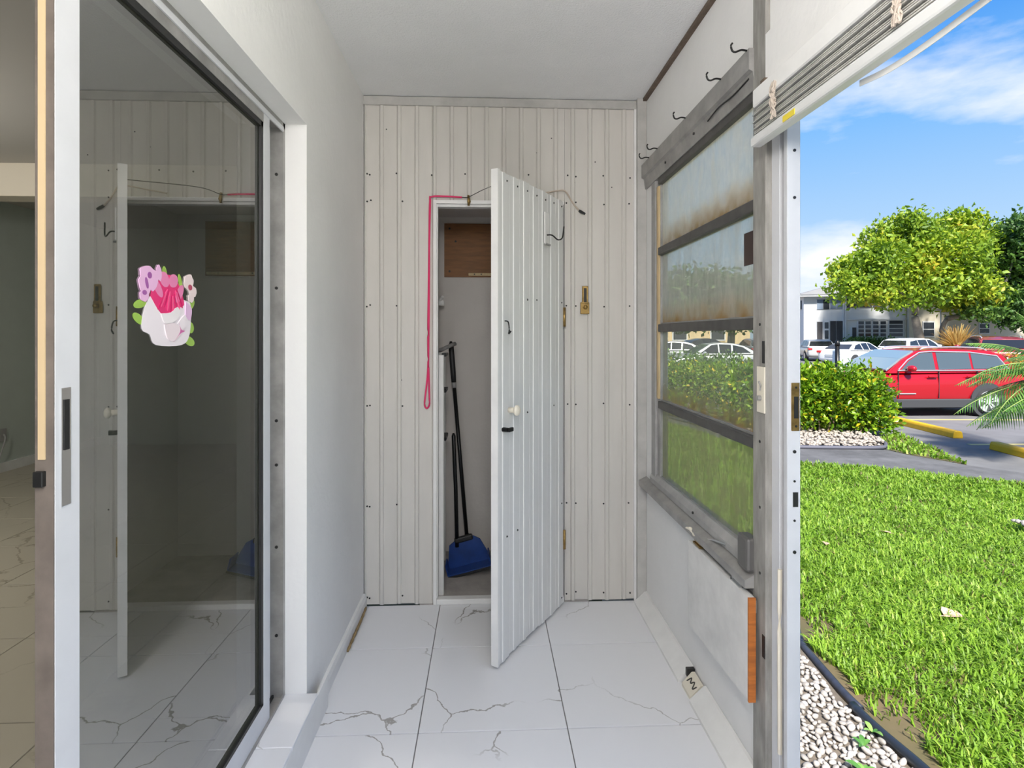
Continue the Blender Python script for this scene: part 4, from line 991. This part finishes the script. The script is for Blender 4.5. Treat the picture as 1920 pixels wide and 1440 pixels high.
# ------------------------------------------------------------------ trees
M_bark = mat('grey_bark', (.34, .29, .24), .9, var=.4, vscale=3, bump=.4, bscale=10)
def tree(lab, x, y, zb, blobs, n, size, m, limbs, trunk, aspect=.6):
    t = thing('shade_tree', lab, 'tree', (x, y, zb))
    bm = bmesh.new(); tube(bm, spline(trunk[0], 5), [trunk[1]*(1-.035*i) for i in range((len(trunk[0])-1)*5+1)], 10); tr_ = obj('trunk', bm, M_bark, t, True)
    for lm in limbs:
        P = spline(lm[0], 5); bm = bmesh.new(); tube(bm, P, [lm[1]*(1-.75*i/len(P)) for i in range(len(P))], 7); obj('limb', bm, M_bark, tr_, True)
    P, d = blob_points(blobs, n, .35); P += np.random.normal(size=P.shape)*size*.8
    D = d*.6+np.random.normal(size=d.shape); rnd = np.clip(np.random.rand(len(P))*.6+.4*(.5+.5*np.sin(P[:, 0]*.9+1)*np.sin(P[:, 2]*1.1+P[:, 1]*.4)), 0, 1)
    V, F, R_ = leaf_cloud(P, D, size, rnd, aspect)
    obj('crown', np_mesh('crown', V, F, R_), m, t)['kind'] = 'stuff'
    return t
M_tree = leafmat('tree_leaf_light', [(0, (.10, .19, .02)), (.35, (.22, .36, .025)), (.65, (.36, .48, .03)), (.88, (.50, .52, .04)), (1, (.62, .40, .04))], .4, .5)
M_tree2 = leafmat('tree_leaf_dark', [(0, (.03, .08, .02)), (.5, (.08, .18, .03)), (1, (.18, .30, .05))], .35, .5)
def D2(px, zc):
    a = (px-960)/FPX; return ((a*CT+STH)*zc, (-a*STH+CT)*zc)
def blobs_from(items, zc):
    o = []
    for px, py, rw, rh in items:
        zz = zc+rg.uniform(-2.0, 2.0); x, y = D2(px, zz); s_ = zc/FPX
        o.append((x, y, 1.27+(629-py)*zz/FPX, rw*s_, min(rw*s_*1.2, 3.0), rh*s_))
    return o
tx, ty = D2(1727, 38)
items = [(1590, 535, 34, 30), (1600, 505, 34, 26), (1630, 540, 36, 26), (1655, 485, 40, 40), (1650, 450, 34, 26), (1690, 440, 34, 34), (1700, 500, 46, 44), (1740, 470, 46, 44), (1745, 535, 44, 34), (1780, 440, 44, 38), (1800, 480, 46, 48), (1815, 530, 44, 36), (1835, 450, 30, 36), (1780, 555, 50, 24), (1830, 560, 46, 26), (1680, 555, 40, 22), (1720, 420, 26, 20), (1800, 415, 30, 18), (1640, 510, 44, 44), (1760, 510, 50, 50), (1700, 410, 14, 12), (1660, 425, 14, 12), (1830, 412, 16, 12), (1575, 510, 18, 16)]
def lp(px, py, zc=38):
    x, y = D2(px, zc); return (x, y, 1.27+(629-py)*zc/FPX)
tree('broad yellow-green shade tree before the white building', tx, ty, -.52, blobs_from(items, 38), 20000, .34, M_tree,
     [((lp(1719, 575), lp(1700, 555, 37), lp(1660, 530, 37), lp(1620, 520, 37)), .16), ((lp(1718, 580), lp(1722, 545), lp(1735, 500), lp(1730, 450)), .18), ((lp(1722, 570), lp(1745, 560, 39), lp(1765, 530, 39), lp(1790, 480, 39)), .17), ((lp(1716, 560), lp(1690, 520, 39), lp(1670, 470, 39)), .12)],
     ([(tx+.2, ty, -.55), lp(1723, 630), lp(1716, 595), lp(1718, 572)], .36))
tx, ty = D2(1768, 38.6)
items = [(1890, 470, 40, 46), (1910, 430, 36, 26), (1935, 480, 50, 50), (1905, 540, 44, 40), (1870, 560, 46, 26), (1940, 560, 60, 40), (1860, 500, 20, 26), (1960, 430, 50, 40), (1845, 588, 30, 8), (1930, 600, 40, 12)]
tree('dark green tree with a long leaning branch right of the yellow-green tree', tx, ty, -.52, blobs_from(items, 38.3), 13000, .34, M_tree2,
     [((lp(1775, 598, 38.6), lp(1810, 590, 38.5), lp(1850, 580, 38.3), lp(1900, 550, 38)), .2), ((lp(1850, 580, 38.3), lp(1890, 520, 38), lp(1905, 450, 38)), .12)],
     ([(tx, ty, -.55), lp(1766, 620, 38.6), lp(1775, 598, 38.6)], .2))
tx, ty = D2(1370, 37)
items = [(1240+i*22, 562-22*math.sin(PI*(i+.5)/9)+rg.uniform(-6, 6), 30, 38) for i in range(9)]+[(1260+i*30, 590, 36, 26) for i in range(6)]
tree('broad domed tree seen hazily through the window', tx, ty, -.52, blobs_from(items, 35), 9000, .32, M_tree2,
     [((lp(1375, 605, 37), lp(1340, 580, 36), lp(1290, 550, 35)), .15), ((lp(1375, 605, 37), lp(1380, 570, 36), lp(1375, 540, 36)), .15)],
     ([(tx, ty, -.55), lp(1371, 635, 37), lp(1375, 602, 37)], .28))
# clipped hedge along the building
bl = []
for i in range(14):
    x, y = D2(1592+i*6, 42.4); bl.append((x, y, .75, .5, .4, .35)); bl.append((x, y, .25, .5, .4, .5))
bush('hedge_bush', 'low dark hedge along the foot of the far building', bl, 2500, .2, M_dkleaf, [(bl[0][0], bl[0][1], bl[0][0], bl[0][1], .4, .04)], 'hedge')

# ------------------------------------------------------------------ far apartment building
bg_ = thing('apartment_building', 'long two-storey white apartment building beyond the parking lot', 'building', (25.47, 43.88, -.55))
BA = math.radians(-14.43); BM = Matrix.Translation((25.47, 43.88, 0)) @ Matrix.Rotation(BA, 4, 'Z')
M_bw = mat('building_white', (.70, .71, .72), .8, var=.04, vscale=.6); M_bc = mat('building_cream', (.66, .60, .48), .8, var=.05, vscale=.5)
M_bgl = mat('far_window_glass', (.035, .04, .05), .12); M_roof = mat('grey_roof', (.30, .29, .28), .9, var=.2, vscale=.8); M_scr = mat('screen_mesh', (.075, .07, .075), .6, var=.4, vscale=.6)
def bo(name, d, m, parent=None, **k):
    bm = bx(bmesh.new(), *d); bmesh.ops.transform(bm, matrix=BM, verts=bm.verts[:]); return obj(name, bm, m, parent or bg_, **k)
w_ = bo('wall', (0, 30, 0, 9, -.6, 4.36), M_bw)
bo('cream_wing', (7.35, 30, -.45, 0, -.6, 4.75), M_bc)
bo('stair_pier', (2.95, 3.08, -.12, 0, -.6, 4.36), M_bw)
bo('fascia', (-.45, 7.35, -.55, 9.4, 4.36, 4.50), M_bw)
bm = bmesh.new(); R0 = [(-.5, -.6, 4.50), (30, -.6, 4.50), (30, 9.6, 4.50), (-.5, 9.6, 4.50), (4.2, 4.5, 5.9), (30, 4.5, 5.9)]
vs = [bm.verts.new(v) for v in R0]
for f_ in ((0, 1, 5, 4), (2, 3, 4, 5), (3, 0, 4), (1, 2, 5), (0, 3, 2, 1)): bm.faces.new([vs[i] for i in f_])
bmesh.ops.transform(bm, matrix=BM, verts=bm.verts[:]); obj('roof', bm, M_roof, bg_)
bo('floor_band', (3.05, 7.35, -.10, 0, 2.50, 2.60), M_bw)
def win(x0, x1, z0, z1, m=None, rows=1, cols=1, fw=.05, y=-.0):
    f_ = bo('window', (x0-fw, x1+fw, y-.05, y-.005, z0-fw, z1+fw), M_bw)
    for i in range(cols):
        for j in range(rows):
            a = x0+(x1-x0)*i/cols+(.03 if cols > 1 else 0); b = x0+(x1-x0)*(i+1)/cols-(.03 if cols > 1 else 0)
            c_ = z0+(z1-z0)*j/rows+(.035 if rows > 1 else 0); d = z0+(z1-z0)*(j+1)/rows-(.035 if rows > 1 else 0)
            bo('pane', (a, b, y-.07, y-.04, c_, d), m or M_bgl, f_)
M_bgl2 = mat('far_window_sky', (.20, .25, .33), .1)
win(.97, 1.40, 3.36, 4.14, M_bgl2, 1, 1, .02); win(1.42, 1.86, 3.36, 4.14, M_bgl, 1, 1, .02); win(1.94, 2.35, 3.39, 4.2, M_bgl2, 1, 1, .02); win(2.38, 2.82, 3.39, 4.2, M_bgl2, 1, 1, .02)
for a, b in ((3.12, 3.98), (4.06, 4.92), (5.0, 5.94), (6.16, 7.12)): win(a, b, 3.47, 4.30, M_scr, 1, 1, .02)
win(.97, 1.36, .6, 2.36, M_scr, 1, 1, .03); win(1.92, 2.35, .6, 2.42, M_scr, 1, 1, .02); win(2.38, 2.82, .6, 2.42, M_scr, 1, 1, .02)
dr = bo('door', (1.44, 1.86, -.06, 0, -.5, 2.36), M_bw); bo('pane', (1.52, 1.80, -.08, -.05, 1.82, 2.32), M_bgl, dr); bo('pane', (1.52, 1.80, -.08, -.05, 1.0, 1.68), M_bgl, dr)
for a in (3.96, 4.46, 5.0, 5.52): win(a, a+.38, 1.16, 2.42, M_bgl, 4, 1, .06)
win(6.14, 7.07, 1.16, 2.46, M_bgl, 4, 1, .05); win(3.52, 3.80, 1.1, 1.9, M_scr, 1, 1, .03)
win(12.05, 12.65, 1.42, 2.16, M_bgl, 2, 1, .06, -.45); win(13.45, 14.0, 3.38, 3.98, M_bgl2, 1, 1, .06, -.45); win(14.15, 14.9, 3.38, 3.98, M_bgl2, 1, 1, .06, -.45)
win(8.3, 9.0, 1.2, 2.3, M_bgl, 2, 1, .06, -.45); win(9.6, 10.4, 3.3, 4.1, M_bgl, 2, 1, .06, -.45)
f_ = None
bm = bmesh.new(); bx(bm, -.08, -.005, .5, 1.5, 3.4, 4.1); bmesh.ops.transform(bm, matrix=BM, verts=bm.verts[:]); obj('side_window', bm, M_bgl, bg_)
bo('downpipe', (2.84, 2.92, -.10, 0, -.5, 4.36), M_bw); bo('downpipe', (7.22, 7.30, -.10, 0, -.5, 4.36), M_bc)
# low tan building far left, seen through the window
fb = thing('tan_house', 'low tan building behind the cars in the window view', 'building', (14, 52, -.55))
obj('wall', bx(bmesh.new(), 8, 24, 50, 58, -.6, 3.0), mat('tan_wall', (.62, .47, .27), .8), fb); 
bm = bmesh.new(); prism(bm, [(49.4, 3.0), (58.6, 3.0), (54, 4.4)], 'x', 7.5, 24.5); obj('roof', bm, mat('tan_roof', (.35, .22, .14), .9), fb)
for x in (10.5, 14, 17.5, 21):
    f_ = obj('window', bx(bmesh.new(), x-.7, x+.7, 49.94, 50.0, .8, 2.2), M_bw, fb); obj('pane', bx(bmesh.new(), x-.6, x+.6, 49.92, 49.95, .9, 2.1), M_bgl, f_)

# lamp standard by the trees
ls = thing('street_lamp', 'thin white lamp post beside the tree trunk', 'lamp post', (*D2(1764, 39), -.53)); x, y = D2(1764, 39)
bm = bmesh.new(); cyl(bm, (x, y, -.54), (x, y, 3.0), .05, .04, 8); obj('pole', bm, M_bw, ls, True)
bm = bmesh.new(); bx(bm, x-.55, x+.08, y-.1, y+.1, 3.0, 3.10, .03); obj('lamp_head', bm, M_bw, ls)

# ------------------------------------------------------------------ cars
M_tyre = mat('tyre', (.02, .02, .022), .8); M_rim = mat('alloy_rim', (.70, .71, .73), .3, .5); M_wsh = mat('windshield_sky_tint', (.20, .27, .30), .05, spec=1); M_cgl = mat('car_glass', (.07, .09, .10), .05, spec=1); M_cgd = mat('car_glass_dark', (.02, .022, .026), .06, spec=.8)  # windshield's pale teal base colour has the sky reflection painted in
M_clad = mat('dark_cladding', (.045, .047, .052), .6); M_chr = mat('bright_trim', (.75, .76, .78), .2, .7); M_tail = mat('tail_light', (.60, .03, .03), .25); M_head = mat('head_light', (.75, .76, .78), .15)
def carpaint(n, c_, metal=.15): return mat(n, c_, .28, metal, coat=.6)
PRO = dict(
 suv=dict(L=4.4, W=1.80, H=1.50, wb=2.52, r=.335, st=[(-2.2, .45, .80, .78), (-2.12, .34, .98, .86), (-1.9, .27, 1.03, .895), (-1.2, .24, 1.05, .90), (0, .24, 1.05, .90), (.85, .24, 1.02, .90), (1.05, .25, .99, .90), (1.6, .27, .93, .885), (2.0, .30, .86, .84), (2.13, .36, .78, .77), (2.18, .45, .66, .70)],
   cab=[(-2.06, 1.0), (-1.78, 1.40), (-1.40, 1.485), (-.4, 1.515), (.22, 1.47), (.62, 1.28), (1.06, .98)], win=[[(-1.78, 1.07), (-1.62, 1.34), (-1.02, 1.42), (-.98, 1.07)], [(-.93, 1.07), (-.97, 1.42), (-.20, 1.44), (-.16, 1.06)], [(-.08, 1.06), (-.12, 1.44), (.18, 1.415), (.50, 1.24), (.72, 1.05)]], w1=.86, w2=.66),
 sedan=dict(L=4.5, W=1.78, H=1.42, wb=2.65, r=.32, st=[(-2.25, .42, .80, .74), (-2.15, .32, .95, .82), (-1.8, .25, .99, .87), (-1.2, .22, .97, .89), (0, .22, .94, .89), (1.0, .22, .93, .88), (1.6, .25, .84, .86), (2.05, .28, .74, .80), (2.2, .35, .66, .72), (2.25, .42, .56, .66)],
   cab=[(-1.75, .96), (-1.15, 1.28), (-.7, 1.40), (-.1, 1.43), (.35, 1.38), (1.15, .92)], win=[[(-1.35, 1.0), (-1.05, 1.24), (-.62, 1.34), (-.58, .98)], [(-.5, .98), (-.54, 1.35), (-.02, 1.37), (-.0, .97)], [(.06, .97), (.04, 1.37), (.32, 1.33), (.86, .97)]], w1=.84, w2=.60))
def make_car(lab, kind, paint, loc, rz, scale=1.0, detail=False, roofrack=False, glass=None, cat='car', clad=False, nose='front'):
    p = PRO[kind]; t = thing('parked_car' if kind == 'sedan' else 'parked_suv', lab, cat, (0, 0, 0), 'parked cars'); gl = glass or M_cgd
    bm = bmesh.new(); rings = []
    for (x, zb, zt, w_) in p['st']:
        h = zt-zb; half = [(0, zb), (w_*.80, zb), (w_*.95, zb+.10*h), (w_*.985, zb+.34*h), (w_, zb+.58*h), (w_*.985, zb+.72*h), (w_*.93, zb+.93*h), (w_*.80, zt), (0, zt+.025)]
        ring = [(x, y, z) for y, z in half]+[(x, -y, z) for y, z in half[-2:0:-1]]
        rings.append([bm.verts.new(v) for v in ring])
    for a, b in zip(rings, rings[1:]):
        for k in range(len(a)): bm.faces.new((a[k], a[(k+1) % len(a)], b[(k+1) % len(a)], b[k]))
    bm.faces.new(rings[0]); bm.faces.new(rings[-1][::-1])
    body = obj('body', bm, paint, t, True)
    m_ = body.modifiers.new('smooth', 'SUBSURF'); m_.levels = 1; m_.render_levels = 2
    zlo = p['cab'][0][1]; zhi = max(z for _, z in p['cab'])
    hw = lambda z: p['w1']+(p['w2']-p['w1'])*(z-zlo)/(zhi-zlo)
    bm = bmesh.new(); Lf = [bm.verts.new((x, hw(z), z)) for x, z in p['cab']]; Rt = [bm.verts.new((x, -hw(z), z)) for x, z in p['cab']]
    Lm = [bm.verts.new((x, 0, z+(.03 if z > zlo+.1 else 0))) for x, z in p['cab']]; n = len(Lf)
    bm.faces.new(Lf); bm.faces.new(Rt[::-1])
    for i in range(n-1): bm.faces.new((Lf[i], Lf[i+1], Lm[i+1], Lm[i])); bm.faces.new((Lm[i], Lm[i+1], Rt[i+1], Rt[i]))
    bmesh.ops.bevel(bm, geom=[e_ for e_ in bm.edges if abs(abs(e_.verts[0].co.y)-abs(e_.verts[1].co.y)) < .3 and min(abs(e_.verts[0].co.y), abs(e_.verts[1].co.y)) > .3], offset=.03, segments=2, affect='EDGES')
    cab = obj('cabin', bm, paint, t)
    def slab(name, quad, off, m, parent):
        bm = bmesh.new(); q = [Vector(v) for v in quad]; nn = (q[1]-q[0]).cross(q[2]-q[0]).normalized()
        c0 = sum(q, Vector())/len(q)
        if nn.dot(c0-Vector((c0.x*.3, 0, .9))) < 0: nn = -nn
        A = [bm.verts.new(v+nn*off) for v in q]; B = [bm.verts.new(v-nn*.006) for v in q]
        bm.faces.new(A); bm.faces.new(B[::-1])
        for i in range(len(q)): bm.faces.new((A[i], A[(i+1) % len(q)], B[(i+1) % len(q)], B[i]))
        return obj(name, bm, m, parent)
    for s_ in (1, -1):
        for wq in p['win']: slab('side_window', [(x, s_*hw(z), z) for x, z in wq], .008, gl, cab)
    c_ = p['cab']; (xa, za), (xb, zb_) = c_[-1], c_[-2]; 
    if kind == 'suv': (xb, zb_) = c_[-3]
    f1 = .06; f2 = .90; e0 = (xa+(xb-xa)*f1, za+(zb_-za)*f1); e1 = (xa+(xb-xa)*f2, za+(zb_-za)*f2)
    if kind == 'suv':
        xm, zm = c_[-2]; slab('windshield', [(e0[0]+.02, hw(e0[1])*.93, e0[1]+.02), (e0[0]+.02, -hw(e0[1])*.93, e0[1]+.02), (xm, -hw(zm)*.92, zm), (xm, hw(zm)*.92, zm)], .035, M_wsh if detail else M_cgl, cab)
        slab('windshield_top', [(xm, hw(zm)*.92, zm), (xm, -hw(zm)*.92, zm), (c_[-3][0]+.05, -hw(c_[-3][1])*.92, c_[-3][1]-.02), (c_[-3][0]+.05, hw(c_[-3][1])*.92, c_[-3][1]-.02)], .035, M_wsh if detail else M_cgl, cab)
    else: slab('windshield', [(e0[0], hw(e0[1])*.92, e0[1]), (e0[0], -hw(e0[1])*.92, e0[1]), (e1[0], -hw(e1[1])*.92, e1[1]), (e1[0], hw(e1[1])*.92, e1[1])], .035, M_wsh if detail else M_cgl, cab)
    (xa, za), (xb, zb_) = c_[0], c_[1]; slab('rear_window', [(xa+(xb-xa)*.15, hw(za)*.88, za+(zb_-za)*.15), (xa+(xb-xa)*.15, -hw(za)*.88, za+(zb_-za)*.15), (xa+(xb-xa)*.95, -hw(zb_)*.9, za+(zb_-za)*.95), (xa+(xb-xa)*.95, hw(zb_)*.9, za+(zb_-za)*.95)], .03, gl, cab)
    W2 = p['W']/2; r = p['r']
    for sx in (1, -1):
        for s_ in (1, -1):
            wx = sx*p['wb']/2; y0 = s_*(W2-.20); y1 = s_*(W2+.012)
            bm = bmesh.new(); cyl(bm, (wx, s_*(W2-.1), r+.03), (wx, s_*(W2+.006), r+.03), r+.062, n=24); obj('wheel_arch', bm, M_clad, t)
            bm = bmesh.new(); cyl(bm, (wx, y0, r), (wx, y1, r), r, n=24); bmesh.ops.bevel(bm, geom=[e_ for e_ in bm.edges if e_.calc_face_angle(0) > 1], offset=.03, segments=2, affect='EDGES')
            wh = obj('wheel', bm, M_tyre, t, True)
            bm = bmesh.new(); cyl(bm, (wx, y1-s_*.03, r), (wx, y1+s_*.004, r), r*.68, n=24); rm = obj('rim', bm, M_clad if detail else M_rim, wh)
            if detail:
                bm = bmesh.new()
                for k in range(5):
                    for dlt in (-.16, .16):
                        a = 2*PI*k/5+.3+dlt; d = Vector((math.cos(a), 0, math.sin(a))); q = Vector((-d.z, 0, d.x)); y_ = y1+s_*.012
                        vs = [(Vector((wx, y_, r))+d*u*r+q*v) for u, v in ((.12, .022), (.66, .034), (.66, -.034), (.12, -.022))]
                        A = [bm.verts.new(v) for v in vs]; B = [bm.verts.new(v-Vector((0, s_*.012, 0))) for v in vs]; bm.faces.new(A); bm.faces.new(B[::-1])
                        for i in range(4): bm.faces.new((A[i], A[(i+1) % 4], B[(i+1) % 4], B[i]))
                cyl(bm, (wx, y1, r), (wx, y1+s_*.016, r), r*.18, n=12)
                obj('spokes', bm, M_rim, wh)
                bm = bmesh.new(); N_ = 32
                for i in range(N_):
                    a0, a1 = 2*PI*i/N_, 2*PI*(i+1)/N_; y_ = y1+s_*.01
                    vs = [bm.verts.new((wx+math.cos(a)*q*r, y_, r+math.sin(a)*q*r)) for a, q in ((a0, .62), (a1, .62), (a1, .70), (a0, .70))]; bm.faces.new(vs)
                bmesh.ops.remove_doubles(bm, verts=bm.verts[:], dist=1e-4); bmesh.ops.solidify(bm, geom=bm.faces[:], thickness=.01); obj('rim_lip', bm, M_rim, wh)
    xr, xf = p['st'][0][0], p['st'][-1][0]
    for s_ in (1, -1):
        obj('tail_light', bx(bmesh.new(), xr-.01, xr+.28, s_*.58, s_*.84, .80, .93, .02), M_tail, t)
        obj('head_light', bx(bmesh.new(), xf-.30, xf-.03, s_*.52, s_*.78, .60, .70, .02), M_head, t)
        bm = bmesh.new(); bmesh.ops.create_uvsphere(bm, u_segments=12, v_segments=8, radius=.11, matrix=Matrix.Translation((.58 if kind == 'suv' else .70, s_*(W2+.08), 1.09 if kind == 'suv' else .99)) @ Matrix.Diagonal((.75, 1.1, .68, 1))); obj('mirror', bm, paint, t, True)
    bm = bmesh.new(); bx(bm, xr-.015, xr+.05, -.28, .28, .58, .72, .005); obj('rear_plate', bm, M_rim, t)
    if clad:
        for s_ in (1, -1):
            obj('sill_cladding', bx(bmesh.new(), -p['wb']/2+.36, p['wb']/2-.36, s_*(W2-.06), s_*(W2+.012), .20, .40, .02), M_clad, t)
            obj('window_trim', bx(bmesh.new(), -1.85, .82, s_*(p['w1']-.01), s_*(p['w1']+.016), 1.030, 1.055, .004), M_chr, t)
            bm = bmesh.new(); tube(bm, [(x, s_*(hw(z)+.012), z) for x, z in ((.78, 1.06), (.52, 1.27), (.19, 1.44), (-.1, 1.465), (-1.0, 1.445), (-1.62, 1.365), (-1.80, 1.07))], .014, 6); obj('window_trim', bm, M_chr, t)
            for hx in (-.05, -.95):
                obj('door_handle', bx(bmesh.new(), hx-.02, hx+.20, s_*(W2-.0), s_*(W2+.035), .885, .925, .012), paint, t)
            obj('name_badge', bx(bmesh.new(), .42, .80, s_*(W2-.01), s_*(W2+.006), .515, .535), M_chr, t)
            for dx in (.82, -.12, -1.02): obj('door_seam', bx(bmesh.new(), dx-.004, dx+.004, s_*(W2-.03), s_*(W2+.004), .42, 1.02), M_clad, t)
    if roofrack:
        for s_ in (1, -1):
            bm = bmesh.new(); tube(bm, spline([(.10, s_*.60, 1.50), (-.05, s_*.62, 1.545), (-.7, s_*.62, 1.56), (-1.3, s_*.62, 1.54), (-1.5, s_*.60, 1.47)], 4), .018, 6); obj('roof_rail', bm, M_chr, t, True)
    t.location = loc; t.rotation_euler = (0, 0, rz); t.scale = (scale,)*3
    return t
GZ = -.53
# red SUV: rear wheel at about (11.18, 11.94), nose towards -X
make_car('bright red compact SUV parked nose-in beyond the yellow wheel stop', 'suv', carpaint('red_paint', (.40, .004, .012)), (9.88, 12.82, GZ), PI-math.atan(48/FPX)*0, .985, True, True, M_cgl, clad=True)
x, y = D2(1528, 40.5); make_car('silver hatchback SUV partly hidden by the door jamb', 'suv', carpaint('silver_paint', (.58, .58, .58), .3), (x, y, GZ), math.radians(70), 1.0)
x, y = D2(1604, 33); make_car('white sedan parked behind the hedge and bollard', 'sedan', carpaint('white_paint', (.82, .83, .85), 0), (x, y, GZ), math.radians(22), 1.0)
x, y = D2(1716, 35.2); make_car('white SUV with dark rear window behind the red car', 'suv', carpaint('white_paint', (1, 1, 1)), (x, y, GZ), math.radians(20), 1.07)
x, y = D2(1856, 27); make_car('dark red SUV with roof rack near the tan palm', 'suv', carpaint('maroon_paint', (.28, .02, .03)), (x, y, GZ), math.radians(60), 1.15, roofrack=True)
x, y = D2(1338, 26); make_car('silver sedan seen through the middle window pane', 'sedan', carpaint('silver_paint', (1, 1, 1)), (x, y, GZ), math.radians(176), 1.02)
x, y = D2(1258, 33); make_car('grey sedan at the left of the window view', 'sedan', carpaint('grey_paint_car', (.25, .26, .27), .3), (x, y, GZ), math.radians(165), 1.02)
x, y = D2(1322, 44); make_car('black car with red tail light behind the silver sedan', 'sedan', carpaint('black_paint', (.02, .02, .025)), (x, y, GZ), math.radians(10), 1.1)
x, y = D2(1416, 38); make_car('white van-like SUV at the right of the window view', 'suv', carpaint('white_paint', (1, 1, 1)), (x, y, GZ), math.radians(80), 1.05)

# black bollard with a pale utility box behind it
x, y = D2(1570, 15); bo_ = thing('bollard_light', 'black capped bollard post standing behind the hedge', 'bollard', (x, y, GZ))
bm = bmesh.new(); cyl(bm, (x, y, GZ-.02), (x, y, .98), .058, n=16); obj('post', bm, M_blackm, bo_, True)
bm = bmesh.new(); tube(bm, [(x, y, .98), (x, y, 1.0), (x, y, 1.06), (x, y, 1.12), (x, y, 1.15)], [.05, .068, .068, .05, .012], 16); obj('cap', bm, M_blackm, bo_, True)
x, y = D2(1578, 15.8); ub = thing('utility_box', 'pale grey rounded utility box behind the bollard', 'utility box', (x, y, GZ))
bm = bmesh.new(); bx(bm, x-.20, x+.20, y-.15, y+.15, GZ-.02, .88, .06, 3); obj('housing', bm, mat('pale_box', (.55, .62, .68), .5), ub)
bm = bmesh.new(); bx(bm, x-.16, x+.16, y-.156, y-.148, -.3, .7, .003); obj('door', bm, mat('pale_box', (1, 1, 1)), ub)
